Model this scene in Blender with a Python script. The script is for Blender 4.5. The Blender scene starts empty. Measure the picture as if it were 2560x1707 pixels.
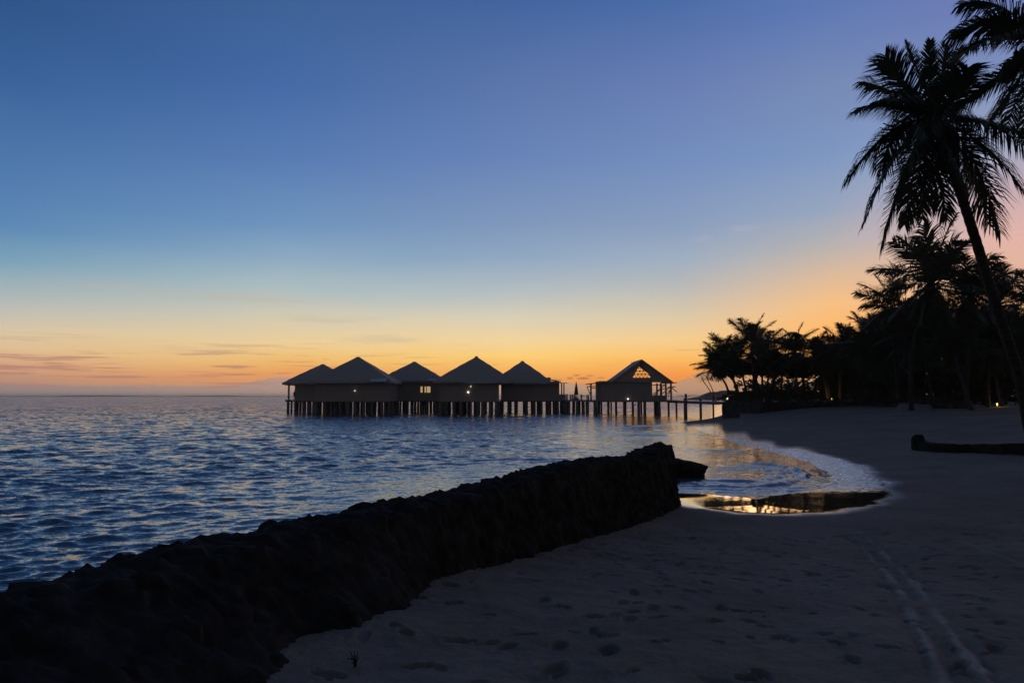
import bpy, bmesh, math, random
import numpy as np
from mathutils import Vector
R = math.radians
random.seed(7)
rng = np.random.default_rng(11)
SC = bpy.context.scene
COL = SC.collection

# ------------------------------------------------------------------ camera
F = 1849.0                                   # focal length in photo pixels (2560 wide)
TH = math.atan((990 - 853.5) / F)            # the camera looks up a little
H = 3.0                                      # eye height above the water
cam = bpy.data.cameras.new('camera'); cam.sensor_width = 36; cam.lens = 36 * F / 2560
cam.clip_start = 0.05; cam.clip_end = 60000
camo = bpy.data.objects.new('camera', cam); COL.objects.link(camo)
camo.location = (0, 0, H); camo.rotation_euler = (math.pi / 2 + TH, 0, 0)
SC.camera = camo
SC.view_settings.view_transform = 'Standard'; SC.view_settings.look = 'None'
SC.view_settings.exposure = 0; SC.view_settings.gamma = 1

def ray(px, py):
    u = (px - 1280) / F; v = (853.5 - py) / F
    return (u, math.cos(TH) - v * math.sin(TH), math.sin(TH) + v * math.cos(TH))
def at(px, py, Y):
    d = ray(px, py); k = Y / d[1]
    return Vector((d[0] * k, Y, H + d[2] * k))
def onz(px, py, z):
    d = ray(px, py); k = (z - H) / d[2]
    return Vector((d[0] * k, d[1] * k, z))
def lin(c):
    return tuple(((x / 255) / 12.92 if x / 255 <= 0.04045 else ((x / 255 + 0.055) / 1.055) ** 2.4) for x in c)

# ------------------------------------------------------------------ dusk sky
class V:
    """a node socket that can be used in arithmetic"""
    def __init__(s, nt, sock): s.nt = nt; s.s = sock
    def op(s, o, *a):
        n = s.nt.nodes.new('ShaderNodeMath'); n.operation = o
        for i, x in enumerate((s,) + a):
            if isinstance(x, V): s.nt.links.new(x.s, n.inputs[i])
            else: n.inputs[i].default_value = x
        return V(s.nt, n.outputs[0])
    def __add__(s, o): return s.op('ADD', o)
    def __sub__(s, o): return s.op('SUBTRACT', o)
    def __mul__(s, o): return s.op('MULTIPLY', o)
    def __truediv__(s, o): return s.op('DIVIDE', o)
    def step(s, a, b):
        n = s.nt.nodes.new('ShaderNodeMapRange'); n.interpolation_type = 'SMOOTHSTEP'
        n.inputs['From Min'].default_value = a; n.inputs['From Max'].default_value = b
        s.nt.links.new(s.s, n.inputs['Value']); return V(s.nt, n.outputs['Result'])
    def lerp(s, a, b, c, d):
        n = s.nt.nodes.new('ShaderNodeMapRange')
        for k, x in zip(('From Min', 'From Max', 'To Min', 'To Max'), (a, b, c, d)): n.inputs[k].default_value = x
        s.nt.links.new(s.s, n.inputs['Value']); return V(s.nt, n.outputs['Result'])
def mixc(nt, f, a, b):
    n = nt.nodes.new('ShaderNodeMix'); n.data_type = 'RGBA'
    for sock, x in ((n.inputs[0], f), (n.inputs[6], a), (n.inputs[7], b)):
        if isinstance(x, V): nt.links.new(x.s, sock)
        elif hasattr(x, 'links'): nt.links.new(x, sock)
        elif isinstance(x, (int, float)): sock.default_value = x
        else: sock.default_value = (*x[:3], 1)
    return n.outputs[2]
def noise(nt, vec, scale, detail=3, rough=.5, color=False, dist=0):
    n = nt.nodes.new('ShaderNodeTexNoise'); n.inputs['Scale'].default_value = scale
    n.inputs['Detail'].default_value = detail; n.inputs['Roughness'].default_value = rough
    n.inputs['Distortion'].default_value = dist
    if vec is not None: nt.links.new(vec, n.inputs['Vector'])
    return n.outputs['Color'] if color else V(nt, n.outputs['Fac'])
def ramp(nt, fac, stops):
    n = nt.nodes.new('ShaderNodeValToRGB'); cr = n.color_ramp
    stops = sorted(stops)
    while len(cr.elements) < len(stops): cr.elements.new(0.5)
    for e, (p, c) in zip(cr.elements, stops): e.position = p
    for e, (p, c) in zip(cr.elements, stops): e.color = (*c, 1)
    nt.links.new(fac.s, n.inputs['Fac']); return n.outputs['Color']

def build_world():
    w = bpy.data.worlds.new('World'); SC.world = w; w.use_nodes = True
    nt = w.node_tree; nt.nodes.clear()
    tc = nt.nodes.new('ShaderNodeTexCoord'); gen = tc.outputs['Generated']
    sx = nt.nodes.new('ShaderNodeSeparateXYZ'); nt.links.new(gen, sx.inputs[0])
    x, y, z = (V(nt, o) for o in sx.outputs)
    az = x.op('ARCTAN2', y) * (180 / math.pi)            # 0 ahead, + to the right
    el = z.op('ARCSINE') * (180 / math.pi)
    # slight large scale unevenness of the air
    mp = nt.nodes.new('ShaderNodeMapping'); mp.inputs['Scale'].default_value = (1, 1, 5)
    nt.links.new(gen, mp.inputs['Vector'])
    n1 = noise(nt, mp.outputs[0], 2.2, 4, .55)
    el2 = el + (n1 - .5) * 2.2
    p = el2.lerp(-2, 58, 0, 1)
    def azel(px, py):
        d = ray(px, py); h = math.hypot(d[0], d[1])
        return math.degrees(math.atan2(d[0], d[1])), math.degrees(math.atan2(d[2], h))
    st = {
        0:    [(0, (46,84,138)), (200, (56,98,154)), (400, (76,118,170)), (560, (90,135,180)), (640, (118,158,184)), (720, (160,178,184)), (780, (192,190,180)), (830, (216,198,166)), (870, (224,192,150)), (910, (216,168,130)), (940, (196,148,122)), (990, (168,138,126))],
        700:  [(0, (60,96,150)), (200, (66,104,164)), (400, (86,122,178)), (560, (108,146,188)), (640, (136,166,192)), (720, (170,188,192)), (790, (212,202,176)), (850, (236,206,152)), (895, (240,190,112)), (935, (236,160,92)), (990, (210,150,110))],
        1280: [(0, (64,98,158)), (200, (88,116,168)), (400, (102,130,182)), (560, (126,150,186)), (640, (142,166,192)), (720, (178,188,192)), (790, (214,206,182)), (850, (241,212,156)), (895, (254,208,118)), (935, (250,180,92)), (990, (220,140,80))],
        1720: [(0, (72,106,166)), (200, (102,124,178)), (400, (114,140,188)), (560, (136,156,188)), (640, (156,172,192)), (720, (188,186,180)), (790, (220,200,166)), (850, (245,204,140)), (895, (252,188,98)), (945, (248,150,68)), (990, (226,140,80))],
        2080: [(0, (90,118,178)), (200, (116,136,180)), (380, (122,148,192)), (520, (148,164,190)), (620, (186,178,172)), (700, (224,186,150)), (760, (246,190,130)), (820, (255,184,104)), (895, (255,176,92)), (990, (232,146,80))],
        2540: [(0, (108,124,180)), (200, (128,146,188)), (380, (162,166,190)), (500, (204,172,174)), (600, (226,178,166)), (700, (226,178,154)), (800, (244,180,116)), (900, (250,172,96)), (990, (220,140,90))],
    }
    cols = []; azs = []
    for px in sorted(st):
        stops = []
        for py, c in st[px]:
            a, e = azel(px, py); stops.append(((e + 2) / 60, lin(c)))
        top = np.array(lin(st[px][0][1])); pt = stops[0][0]
        stops += [(min(pt + .1, .8), tuple(top * .92)), (min(pt + .22, .9), tuple(top * .66)), (1.0, tuple(top * .42))]
        stops += [(0.0, stops[[s[0] for s in stops].index(min(s[0] for s in stops))][1])]
        cols.append(ramp(nt, p, stops)); azs.append(azel(px, 900)[0])
    out = cols[0]
    azn = az + (n1 - .5) * 5
    for i in range(1, len(cols)):
        out = mixc(nt, azn.lerp(azs[i - 1], azs[i], 0, 1), out, cols[i])
    # horizon cloud bank: its top is an uneven line that varies with azimuth
    bank = [(0, 962), (280, 966), (520, 965), (610, 962), (640, 951), (690, 944), (780, 943), (900, 950), (1250, 956), (1420, 957), (1480, 963), (1600, 962), (1690, 957), (1730, 944), (1755, 930), (1790, 934), (1840, 925), (1900, 940), (2100, 935), (2560, 940)]
    bs = []
    for px, py in bank:
        a, e = azel(px, py); bs.append(((a + 40) / 80, (e / 4,) * 3))
    bt = V(nt, ramp(nt, az.lerp(-40, 40, 0, 1), bs))
    mp2 = nt.nodes.new('ShaderNodeMapping'); mp2.inputs['Scale'].default_value = (1, 1, 2.2)
    nt.links.new(gen, mp2.inputs['Vector'])
    n2 = noise(nt, mp2.outputs[0], 75, 5, .55)
    wob = az.step(22, 26) * 0 + az.step(8, 12) * .5 + .14
    d = el - (bt * 4 + (n2 - .5) * wob * 2)
    m = d.step(.10, -.06)
    bc = ramp(nt, az.lerp(-40, 40, 0, 1), [(0.05, lin((156,138,134))), (0.3, lin((182,152,138))), (0.5, lin((192,158,132))), (.68, lin((190,150,116))), (.85, lin((190,146,108)))])
    out = mixc(nt, m * .93, out, bc)
    # streaks above the bank
    mp3 = nt.nodes.new('ShaderNodeMapping'); mp3.inputs['Scale'].default_value = (1, 1, 22)
    nt.links.new(gen, mp3.inputs['Vector'])
    n3 = noise(nt, mp3.outputs[0], 9, 5, .55)
    m3 = n3.step(.54, .66) * el.step(.2, 1.0) * el.step(5.0, 1.8) * az.step(4, -22)
    out = mixc(nt, m3 * .8, out, lin((182, 128, 114)))
    # thin grey veil left, small puffs on the right
    mp4 = nt.nodes.new('ShaderNodeMapping'); mp4.inputs['Scale'].default_value = (1, 1, 9); mp4.inputs['Rotation'].default_value = (0, R(5), 0)
    nt.links.new(gen, mp4.inputs['Vector'])
    n4 = noise(nt, mp4.outputs[0], 4, 5, .5)
    m4 = n4.step(.52, .68) * el.step(2.5, 4.5) * el.step(9, 6) * az.step(4, -8)
    out = mixc(nt, m4 * .5, out, lin((188, 178, 160)))
    n5 = noise(nt, mp2.outputs[0], 60, 4, .6)
    for (px, py, sx_, sy_, c, k, th) in ((1755, 596, 1.0, .32, (168,168,190), .55, 0), (1862, 570, 1.5, .35, (172,172,192), .4, 0), (2160, 592, 2.2, .6, (186,176,186), .5, 0),
                                     (1458, 946, .65, .14, (168,118,78), .9, 1), (1440, 938, .4, .1, (170,120,80), .9, 1), (1478, 939, .4, .09, (170,122,82), .8, 1), (1500, 944, .4, .1, (176,124,82), .8, 1),
                                     (1393, 950, .5, .16, (182,130,88), .8, 1), (1425, 945, .35, .12, (176,124,84), .8, 1), (815, 898, .5, .035, (176,132,90), .9, 1), (1238, 911, .55, .03, (196,146,80), .8, 1), (1720, 875, 1.6, .07, (226,176,120), .6, 1),
                                     (1525, 911, 1.1, .06, (232,178,100), .6, 1)):
        a, e = azel(px, py)
        da = (az - a) / sx_; de = (el - e) / sy_
        r = (da * da + de * de).op('SQRT') + (n5 - .5) * 2.2
        out = mixc(nt, r.step(1.0, .25) * k, out, lin(c))
    # away from the glow the dusk sky is dim and blue grey
    back = az.op('ABSOLUTE').step(42, 100)
    dim = ramp(nt, el.lerp(-2, 58, 0, 1), [(0, lin((140,127,117))), (.2, lin((76,78,90))), (.6, lin((40,48,66))), (1, lin((36,46,70)))])
    out = mixc(nt, back, out, dim)
    # the physical sky under it, sun just below the horizon, as the faint base
    sk = nt.nodes.new('ShaderNodeTexSky'); sk.sky_type = 'NISHITA'; sk.sun_disc = False
    sk.sun_elevation = R(-3); sk.sun_rotation = R(20); sk.altitude = 0
    bg = nt.nodes.new('ShaderNodeBackground'); nt.links.new(out, bg.inputs[0]); bg.inputs[1].default_value = 1
    bg2 = nt.nodes.new('ShaderNodeBackground'); nt.links.new(sk.outputs[0], bg2.inputs[0]); bg2.inputs[1].default_value = .05
    ad = nt.nodes.new('ShaderNodeAddShader'); nt.links.new(bg.outputs[0], ad.inputs[0]); nt.links.new(bg2.outputs[0], ad.inputs[1])
    o = nt.nodes.new('ShaderNodeOutputWorld'); nt.links.new(ad.outputs[0], o.inputs[0])
build_world()
sun = bpy.data.lights.new('sun', 'SUN'); sun.energy = 0.03; sun.angle = R(10); sun.color = (1, .6, .32)
suno = bpy.data.objects.new('sun', sun); COL.objects.link(suno)
suno.location = (300, 800, 40)
suno.rotation_euler = (R(-90 + 1.0), 0, R(-20))    # low light from the glow on the right, towards the camera

# ------------------------------------------------------------------ helpers
def tag(o, label=None, cat=None, group=None, kind=None):
    for k, v in (('label', label), ('category', cat), ('group', group), ('kind', kind)):
        if v: o[k] = v
    return o
def empty(name, loc=(0, 0, 0)):
    o = bpy.data.objects.new(name, None); COL.objects.link(o); o.location = loc; o.empty_display_size = .3
    return o
class MB:
    def __init__(s): s.v = []; s.f = []
    def add(s, vs, fs):
        n = len(s.v); s.v += [tuple(p) for p in vs]; s.f += [tuple(i + n for i in f) for f in fs]
    def box(s, x0, x1, y0, y1, z0, z1):
        s.add([(x0,y0,z0),(x1,y0,z0),(x1,y1,z0),(x0,y1,z0),(x0,y0,z1),(x1,y0,z1),(x1,y1,z1),(x0,y1,z1)],
              [(3,2,1,0),(4,5,6,7),(0,1,5,4),(1,2,6,5),(2,3,7,6),(3,0,4,7)])
    def tube(s, pts, rad, n=8, cap=True):
        pts = [Vector(p) for p in pts]
        if not hasattr(rad, '__len__'): rad = [rad] * len(pts)
        b = len(s.v); up0 = None
        for i, p in enumerate(pts):
            t = (pts[min(i + 1, len(pts) - 1)] - pts[max(i - 1, 0)]).normalized()
            a = t.cross(Vector((0, 1, 0)) if abs(t.y) < .9 else Vector((1, 0, 0))).normalized(); c = t.cross(a)
            for k in range(n):
                q = 2 * math.pi * k / n
                s.v.append(tuple(p + (a * math.cos(q) + c * math.sin(q)) * rad[i]))
        for i in range(len(pts) - 1):
            for k in range(n):
                s.f.append((b + i*n + k, b + i*n + (k+1) % n, b + (i+1)*n + (k+1) % n, b + (i+1)*n + k))
        if cap:
            s.f.append(tuple(b + k for k in range(n))[::-1]); s.f.append(tuple(b + (len(pts)-1)*n + k for k in range(n)))
    def bar(s, p, q, w): s.tube([p, q], w, 6)
    def build(s, name, mat, parent=None, smooth=False):
        me = bpy.data.meshes.new(name); me.from_pydata(s.v, [], s.f); me.update()
        if smooth: me.polygons.foreach_set('use_smooth', [True] * len(me.polygons))
        me.materials.append(mat)
        o = bpy.data.objects.new(name, me); COL.objects.link(o)
        if parent: o.parent = parent
        return o
def grid_mesh(name, P, mat, smooth=True, attrs=None, wrap=False):
    r, c = P.shape[:2]
    me = bpy.data.meshes.new(name)
    idx = np.arange(r * c).reshape(r, c)
    if wrap: idx = np.concatenate([idx, idx[:, :1]], 1)
    q = np.stack([idx[:-1, :-1], idx[:-1, 1:], idx[1:, 1:], idx[1:, :-1]], -1).reshape(-1, 4)
    me.vertices.add(r * c); me.vertices.foreach_set('co', P.reshape(-1).astype(np.float32))
    me.loops.add(q.size); me.loops.foreach_set('vertex_index', q.reshape(-1).astype(np.int32))
    me.polygons.add(len(q)); me.polygons.foreach_set('loop_start', (np.arange(len(q)) * 4).astype(np.int32))
    me.polygons.foreach_set('loop_total', np.full(len(q), 4, np.int32))
    if smooth: me.polygons.foreach_set('use_smooth', np.ones(len(q), bool))
    me.update(calc_edges=True); me.validate()
    for k, a in (attrs or {}).items():
        at_ = me.attributes.new(k, 'FLOAT', 'POINT'); at_.data.foreach_set('value', a.reshape(-1).astype(np.float32))
    me.materials.append(mat)
    o = bpy.data.objects.new(name, me); COL.objects.link(o); return o
def hashg(i, j, k=0):
    h = (i * 374761393 + j * 668265263 + k * 2147483647 * 3 + 1013904223) & 0xffffffff
    h = ((h ^ (h >> 13)) * 1274126177) & 0xffffffff
    return ((h ^ (h >> 16)) & 0xffff) / 65535.0
def vnoise(X, Y, Z=None, seed=0):
    X = X + seed * 17.3; Y = Y + seed * 9.1
    i = np.floor(X).astype(np.int64); j = np.floor(Y).astype(np.int64)
    fx = X - i; fy = Y - j; fx = fx*fx*(3-2*fx); fy = fy*fy*(3-2*fy)
    def lay(k):
        a = hashg(i, j, k); b = hashg(i+1, j, k); c = hashg(i, j+1, k); d = hashg(i+1, j+1, k)
        return (a*(1-fx)+b*fx)*(1-fy)+(c*(1-fx)+d*fx)*fy
    if Z is None: return lay(0) * 2 - 1
    k = np.floor(Z).astype(np.int64); fz = Z - k; fz = fz*fz*(3-2*fz)
    return (lay(k)*(1-fz) + lay(k+1)*fz) * 2 - 1
def sstep(a, b, x):
    t = np.clip((x - a) / (b - a), 0, 1); return t*t*(3-2*t)
def seg_dist(X, Y, pl):
    """distance to an open polyline"""
    best = np.full(X.shape, 1e9)
    for (x0, y0), (x1, y1) in zip(pl[:-1], pl[1:]):
        dx, dy = x1-x0, y1-y0; L2 = dx*dx+dy*dy
        t = np.clip(((X-x0)*dx+(Y-y0)*dy)/L2, 0, 1)
        best = np.minimum(best, np.hypot(X-x0-t*dx, Y-y0-t*dy))
    return best
def inside(X, Y, pg):
    c = np.zeros(X.shape, bool)
    for (x0, y0), (x1, y1) in zip(pg, pg[1:] + pg[:1]):
        with np.errstate(divide='ignore', invalid='ignore'):
            c ^= ((y0 > Y) != (y1 > Y)) & (X < (x1-x0)*(Y-y0)/(y1-y0+1e-12)+x0)
    return c

# ------------------------------------------------------------------ materials
def mat(name):
    m = bpy.data.materials.new(name); m.use_nodes = True
    nt = m.node_tree; b = nt.nodes['Principled BSDF']; return m, nt, b
def simple(name, c1, c2, scale=4, rough=.85, stretch=(1, 1, 1), bump=.2, bscale=None, spec=.3):
    m, nt, b = mat(name)
    tc = nt.nodes.new('ShaderNodeTexCoord'); mp = nt.nodes.new('ShaderNodeMapping'); mp.inputs['Scale'].default_value = stretch
    nt.links.new(tc.outputs['Object'], mp.inputs['Vector'])
    n = noise(nt, mp.outputs[0], scale, 5, .6)
    nt.links.new(mixc(nt, n.step(.3, .7), c1, c2), b.inputs['Base Color'])
    b.inputs['Roughness'].default_value = rough; b.inputs['Specular IOR Level'].default_value = spec
    if bump:
        bp = nt.nodes.new('ShaderNodeBump'); bp.inputs['Strength'].default_value = bump; bp.inputs['Distance'].default_value = .05
        n2 = noise(nt, mp.outputs[0], bscale or scale * 4, 4, .6); nt.links.new(n2.s, bp.inputs['Height']); nt.links.new(bp.outputs[0], b.inputs['Normal'])
    return m
M = {}
M['thatch'] = simple('thatch', (.40,.35,.29), (.52,.46,.38), 3, .95, (3, 3, .5), .5)
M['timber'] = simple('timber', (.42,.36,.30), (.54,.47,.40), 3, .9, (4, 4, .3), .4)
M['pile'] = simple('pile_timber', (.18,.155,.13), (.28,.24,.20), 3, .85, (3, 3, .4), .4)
M['metal'] = simple('sheet_metal', (.45,.46,.48), (.6,.6,.62), 2, .35, (1, 1, 1), .1)
M['leaf'] = simple('palm_leaf', (.035,.055,.022), (.07,.095,.04), 2, .6, (1, 1, 1), 0)
M['dryleaf'] = simple('dry_palm_leaf', (.10,.075,.045), (.15,.11,.07), 2, .8, (1, 1, 1), 0)
M['shrub'] = simple('shrub_leaf', (.025,.042,.018), (.055,.075,.032), 1.5, .7, (1, 1, 1), 0)
M['bark'] = simple('palm_bark', (.035,.03,.024), (.075,.064,.052), 2, .95, (2, 2, 8), .6)
M['rock'] = simple('dark_rock', (.016,.016,.014), (.042,.040,.033), 2.2, .95, (1, 1, 1), .6, 9, .1)
M['wallstone'] = simple('sea_wall_stone', (.03,.03,.028), (.07,.066,.058), 1.5, .95, (1, 1, 1), .6)
M['canvas'] = simple('umbrella_canvas', (.12,.10,.09), (.18,.15,.13), 4, .9)
M['skin'] = simple('skin', (.22,.13,.09), (.26,.16,.11), 4, .6, bump=0)
M['cloth'] = simple('dark_cloth', (.03,.03,.035), (.06,.06,.07), 8, .9, bump=0)
M['hill'] = simple('far_hill', (.035,.04,.03), (.06,.065,.045), .05, 1, bump=0)
def glow(name, c, s):
    m, nt, b = mat(name); b.inputs['Base Color'].default_value = (*c, 1)
    b.inputs['Emission Color'].default_value = (*c, 1); b.inputs['Emission Strength'].default_value = s; return m
M['lamp'] = glow('lamp_glass', (1, .8, .45), 2.2)
M['cool_lamp'] = glow('cool_lamp_glass', (1, .92, .8), 1.6)
M['window'] = glow('lit_window_pane', (.75, .55, .26), .55)
M['uplight'] = glow('garden_lamp_glass', (1, .62, .14), 3)

def sand_mat():
    m, nt, b = mat('sand')
    tc = nt.nodes.new('ShaderNodeTexCoord'); ob = tc.outputs['Object']
    wa = nt.nodes.new('ShaderNodeAttribute'); wa.attribute_name = 'wet'; wet = V(nt, wa.outputs['Fac'])
    ta = nt.nodes.new('ShaderNodeAttribute'); ta.attribute_name = 'track'; trk = V(nt, ta.outputs['Fac'])
    n = noise(nt, ob, .35, 5, .6); n2 = noise(nt, ob, 6, 5, .7); n4 = noise(nt, ob, 1.6, 4, .6)
    c = mixc(nt, n.step(.3, .7), (.215,.18,.138), (.31,.26,.20))
    c = mixc(nt, n2.step(.35, .75) * .5, c, (.14,.115,.09))
    c = mixc(nt, n4.step(.55, .75) * .35, c, (.12,.105,.092))
    c = mixc(nt, trk, c, (.46,.41,.335))
    nw = noise(nt, ob, .8, 4, .6)
    w2 = (wet + (nw - .5) * .35 * wet.step(0, .3) * wet.step(1.0, .8)).step(.12, .9)
    c = mixc(nt, w2, c, (.05,.043,.036))
    nt.links.new(c, b.inputs['Base Color'])
    nt.links.new(w2.lerp(0, 1, .95, .05).s, b.inputs['Roughness'])
    nt.links.new(w2.lerp(0, 1, .15, .6).s, b.inputs['Specular IOR Level'])
    nt.links.new(w2.s, b.inputs['Coat Weight']); b.inputs['Coat Roughness'].default_value = .04; b.inputs['Coat IOR'].default_value = 1.8
    bp = nt.nodes.new('ShaderNodeBump'); bp.inputs['Distance'].default_value = .02
    n3 = noise(nt, ob, 22, 5, .65); nt.links.new(n3.s, bp.inputs['Height'])
    nt.links.new((w2.lerp(0, 1, .9, .0)).s, bp.inputs['Strength'])
    fa = nt.nodes.new('ShaderNodeAttribute'); fa.attribute_name = 'film'; film = V(nt, fa.outputs['Fac'])
    mp = nt.nodes.new('ShaderNodeMapping'); mp.inputs['Scale'].default_value = (.6, 1.6, 1); nt.links.new(ob, mp.inputs['Vector'])
    def vm(op, a, bb):
        n = nt.nodes.new('ShaderNodeVectorMath'); n.operation = op; nt.links.new(a, n.inputs[0])
        if isinstance(bb, V): nt.links.new(bb.s, n.inputs['Scale'])
        elif hasattr(bb, 'links'): nt.links.new(bb, n.inputs[1])
        elif bb is not None: n.inputs[1].default_value = bb
        return n.outputs[0]
    r_ = vm('MULTIPLY', vm('SUBTRACT', noise(nt, mp.outputs[0], 9, 4, .7, True), (.5, .5, .5)), (1, 1, 0))
    r_ = vm('ADD', vm('MULTIPLY', r_, (1.5, 1.5, 0)), (0, -.09, 0))
    r_ = vm('SCALE', r_, w2 * film)
    rn = vm('NORMALIZE', vm('ADD', bp.outputs[0], r_), None)
    nt.links.new(rn, b.inputs['Normal']); nt.links.new(rn, b.inputs['Coat Normal'])
    return m
def water_mat():
    m, nt, b = mat('sea_water')
    ge = nt.nodes.new('ShaderNodeNewGeometry')
    ca = nt.nodes.new('ShaderNodeAttribute'); ca.attribute_name = 'chop'; chop = V(nt, ca.outputs['Fac'])
    tc = nt.nodes.new('ShaderNodeTexCoord')
    mp = nt.nodes.new('ShaderNodeMapping'); mp.inputs['Scale'].default_value = (.55, 1.15, 1); mp.inputs['Rotation'].default_value = (0, 0, R(18))
    nt.links.new(tc.outputs['Object'], mp.inputs['Vector'])
    def vec(op, a, bb):
        n = nt.nodes.new('ShaderNodeVectorMath'); n.operation = op
        for i, x in enumerate((a, bb)):
            if x is None: continue
            if hasattr(x, 'links'): nt.links.new(x, n.inputs[i])
            elif isinstance(x, V): nt.links.new(x.s, n.inputs['Scale'] if op == 'SCALE' else n.inputs[i])
            elif op == 'SCALE' and i == 1: n.inputs['Scale'].default_value = x
            else: n.inputs[i].default_value = x
        return n.outputs[0]
    s = vec('SUBTRACT', noise(nt, mp.outputs[0], 2.2, 6, .72, True), (.5, .5, .5))
    s = vec('MULTIPLY', s, (1, 1, 0))
    s = vec('SCALE', s, chop * 1.15)
    fa = nt.nodes.new('ShaderNodeAttribute'); fa.attribute_name = 'fine'; fine = V(nt, fa.outputs['Fac'])
    s2 = vec('MULTIPLY', vec('SUBTRACT', noise(nt, mp.outputs[0], 13, 4, .65, True), (.5, .5, .5)), (1, 1, 0))
    s = vec('ADD', s, vec('SCALE', s2, fine * 1.6))
    ra = nt.nodes.new('ShaderNodeAttribute'); ra.attribute_name = 'far'; fk = V(nt, ra.outputs['Fac'])
    cv = nt.nodes.new('ShaderNodeCombineXYZ'); cv.inputs[1].default_value = -.17       # wave fronts face the shore
    mq = nt.nodes.new('ShaderNodeMapping'); mq.inputs['Scale'].default_value = (.5, 1, 1); nt.links.new(tc.outputs['Object'], mq.inputs['Vector'])
    n7 = noise(nt, mq.outputs[0], .22, 6, .65)
    s = vec('ADD', s, vec('SCALE', cv.outputs[0], fk * (n7.step(.36, .64) * 1.3 + .25)))
    nn = vec('NORMALIZE', vec('ADD', ge.outputs['Normal'], s), None)
    nt.links.new(nn, b.inputs['Normal'])
    b.inputs['Base Color'].default_value = (.06, .105, .135, 1)
    b.inputs['Roughness'].default_value = .09; b.inputs['IOR'].default_value = 1.62
    b.inputs['Specular IOR Level'].default_value = .5
    return m

# ------------------------------------------------------------------ shore and terrain
ZW = .135                                                             # height of the wash line
cove_px = [(1670,1246),(1700,1252),(1760,1267),(1850,1279),(1950,1283),(2050,1279),(2130,1266),(2195,1247),(2213,1228),(2190,1200),(2150,1172),(2090,1148),(2000,1125),(1900,1106),(1830,1085),(1770,1068),(1722,1052),(1770,1045),(1805,1043)]
cove = [tuple(onz(px, py, ZW)[:2]) for px, py in cove_px]
cove = cove + [(41, 135), (71, 230), (132, 420), (330, 900), (1000, 2500), (3200, 8000)]
WA, WB = np.array((-3.45, 4.86)), np.array((3.62, 20.0))             # far crest edge of the rock wall
WD = (WB - WA) / np.linalg.norm(WB - WA); WN = np.array((WD[1], -WD[0]))
wall_line = [tuple(WA - WD * 400 + WN * .3), tuple(WA - WD * 12 + WN * .3), tuple(WB + WN * .3)]
land_poly = wall_line + cove + [(9000, 8000), (9000, -6000), (-200, -6000)]
sw_px = [(1806, 1043, .35), (1900, 1036, .9), (2000, 1027, 1.3), (2150, 1024, 1.45), (2300, 1029, 1.5), (2385, 1031, 1.55)]
seawall_line = [tuple(onz(a, b, c)[:2]) for a, b, c in sw_px]
terrace = seawall_line + [(48, 90), (90, 140), (500, 500), (900, 900), (345, 900), (138, 430), (75, 232), (45, 135)]
def terrain_z(X, Y, detail=True):
    X = np.asarray(X, float); Y = np.asarray(Y, float)
    land = inside(X, Y, land_poly)
    d = seg_dist(X, Y, cove)
    prof = np.interp(d, [0, 2, 4, 6, 8, 10, 13, 17, 22, 30, 60, 400], [0, .04, .14, .29, .46, .65, .90, 1.15, 1.36, 1.52, 1.65, 1.9])
    k = 1 + .5 * sstep(16, 60, Y)
    zl = ZW + np.where(prof * k > 1.75, 1.75 + (prof * k - 1.75) * .2, prof * k)
    zs = ZW - np.minimum(d * (.048 + .06*sstep(22.5, 28, Y)), 1.2) - sstep(6, 40, d) * 2
    dw = seg_dist(X, Y, wall_line)
    wallside = dw < d
    zs = np.where(wallside, -.25 - sstep(1, 20, dw) * 2, zs)
    z = np.where(land, zl, zs)
    # under the wall the ground changes level
    side = (X - WA[0]) * WN[0] + (Y - WA[1]) * WN[1]
    t = inside(X, Y, terrace)
    z = np.where(t, 2.42, z)
    if detail:
        am = np.where(land, sstep(1.0, 6, d), 0) * np.where(t, .3, 1)
        z = z + am * (.05 * vnoise(X * .35, Y * .35) + .03 * vnoise(X * .9, Y * .9, seed=3) + .018 * vnoise(X * 2.6, Y * 2.6, seed=5))
        z = z + am * .10 * sstep(30, 60, Y) * vnoise(X * .12, Y * .3, seed=8)
        z = z + am * (.007 * vnoise(X * 8, Y * 8, seed=6) + .004 * vnoise(X * 19, Y * 19, seed=7)) * (Y < 30)
    return z
def hit(px, py):
    d = ray(px, py); k = np.linspace(2, 140, 6000)
    X, Y, Z = d[0]*k, d[1]*k, H + d[2]*k
    below = Z < terrain_z(X, Y, False)
    i = int(np.argmax(below)); return Vector((X[i], Y[i], Z[i]))

def polar(r0, r1, ratio, a_dense, step_dense, step_coarse, rmax_tail, full=True):
    rs = [r0]
    while rs[-1] < r1: rs.append(rs[-1] * ratio)
    g = ratio
    while rs[-1] < rmax_tail: g = min(g * 1.05, 1.35); rs.append(rs[-1] * g)
    a = list(np.arange(-a_dense, a_dense + 1e-6, step_dense))
    b = list(np.arange(a_dense + step_coarse, 360 - a_dense - step_coarse * .5, step_coarse))
    A = np.radians(np.array(a + b)); Rr = np.array(rs)
    return np.sin(A)[None, :] * Rr[:, None], np.cos(A)[None, :] * Rr[:, None], Rr

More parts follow.
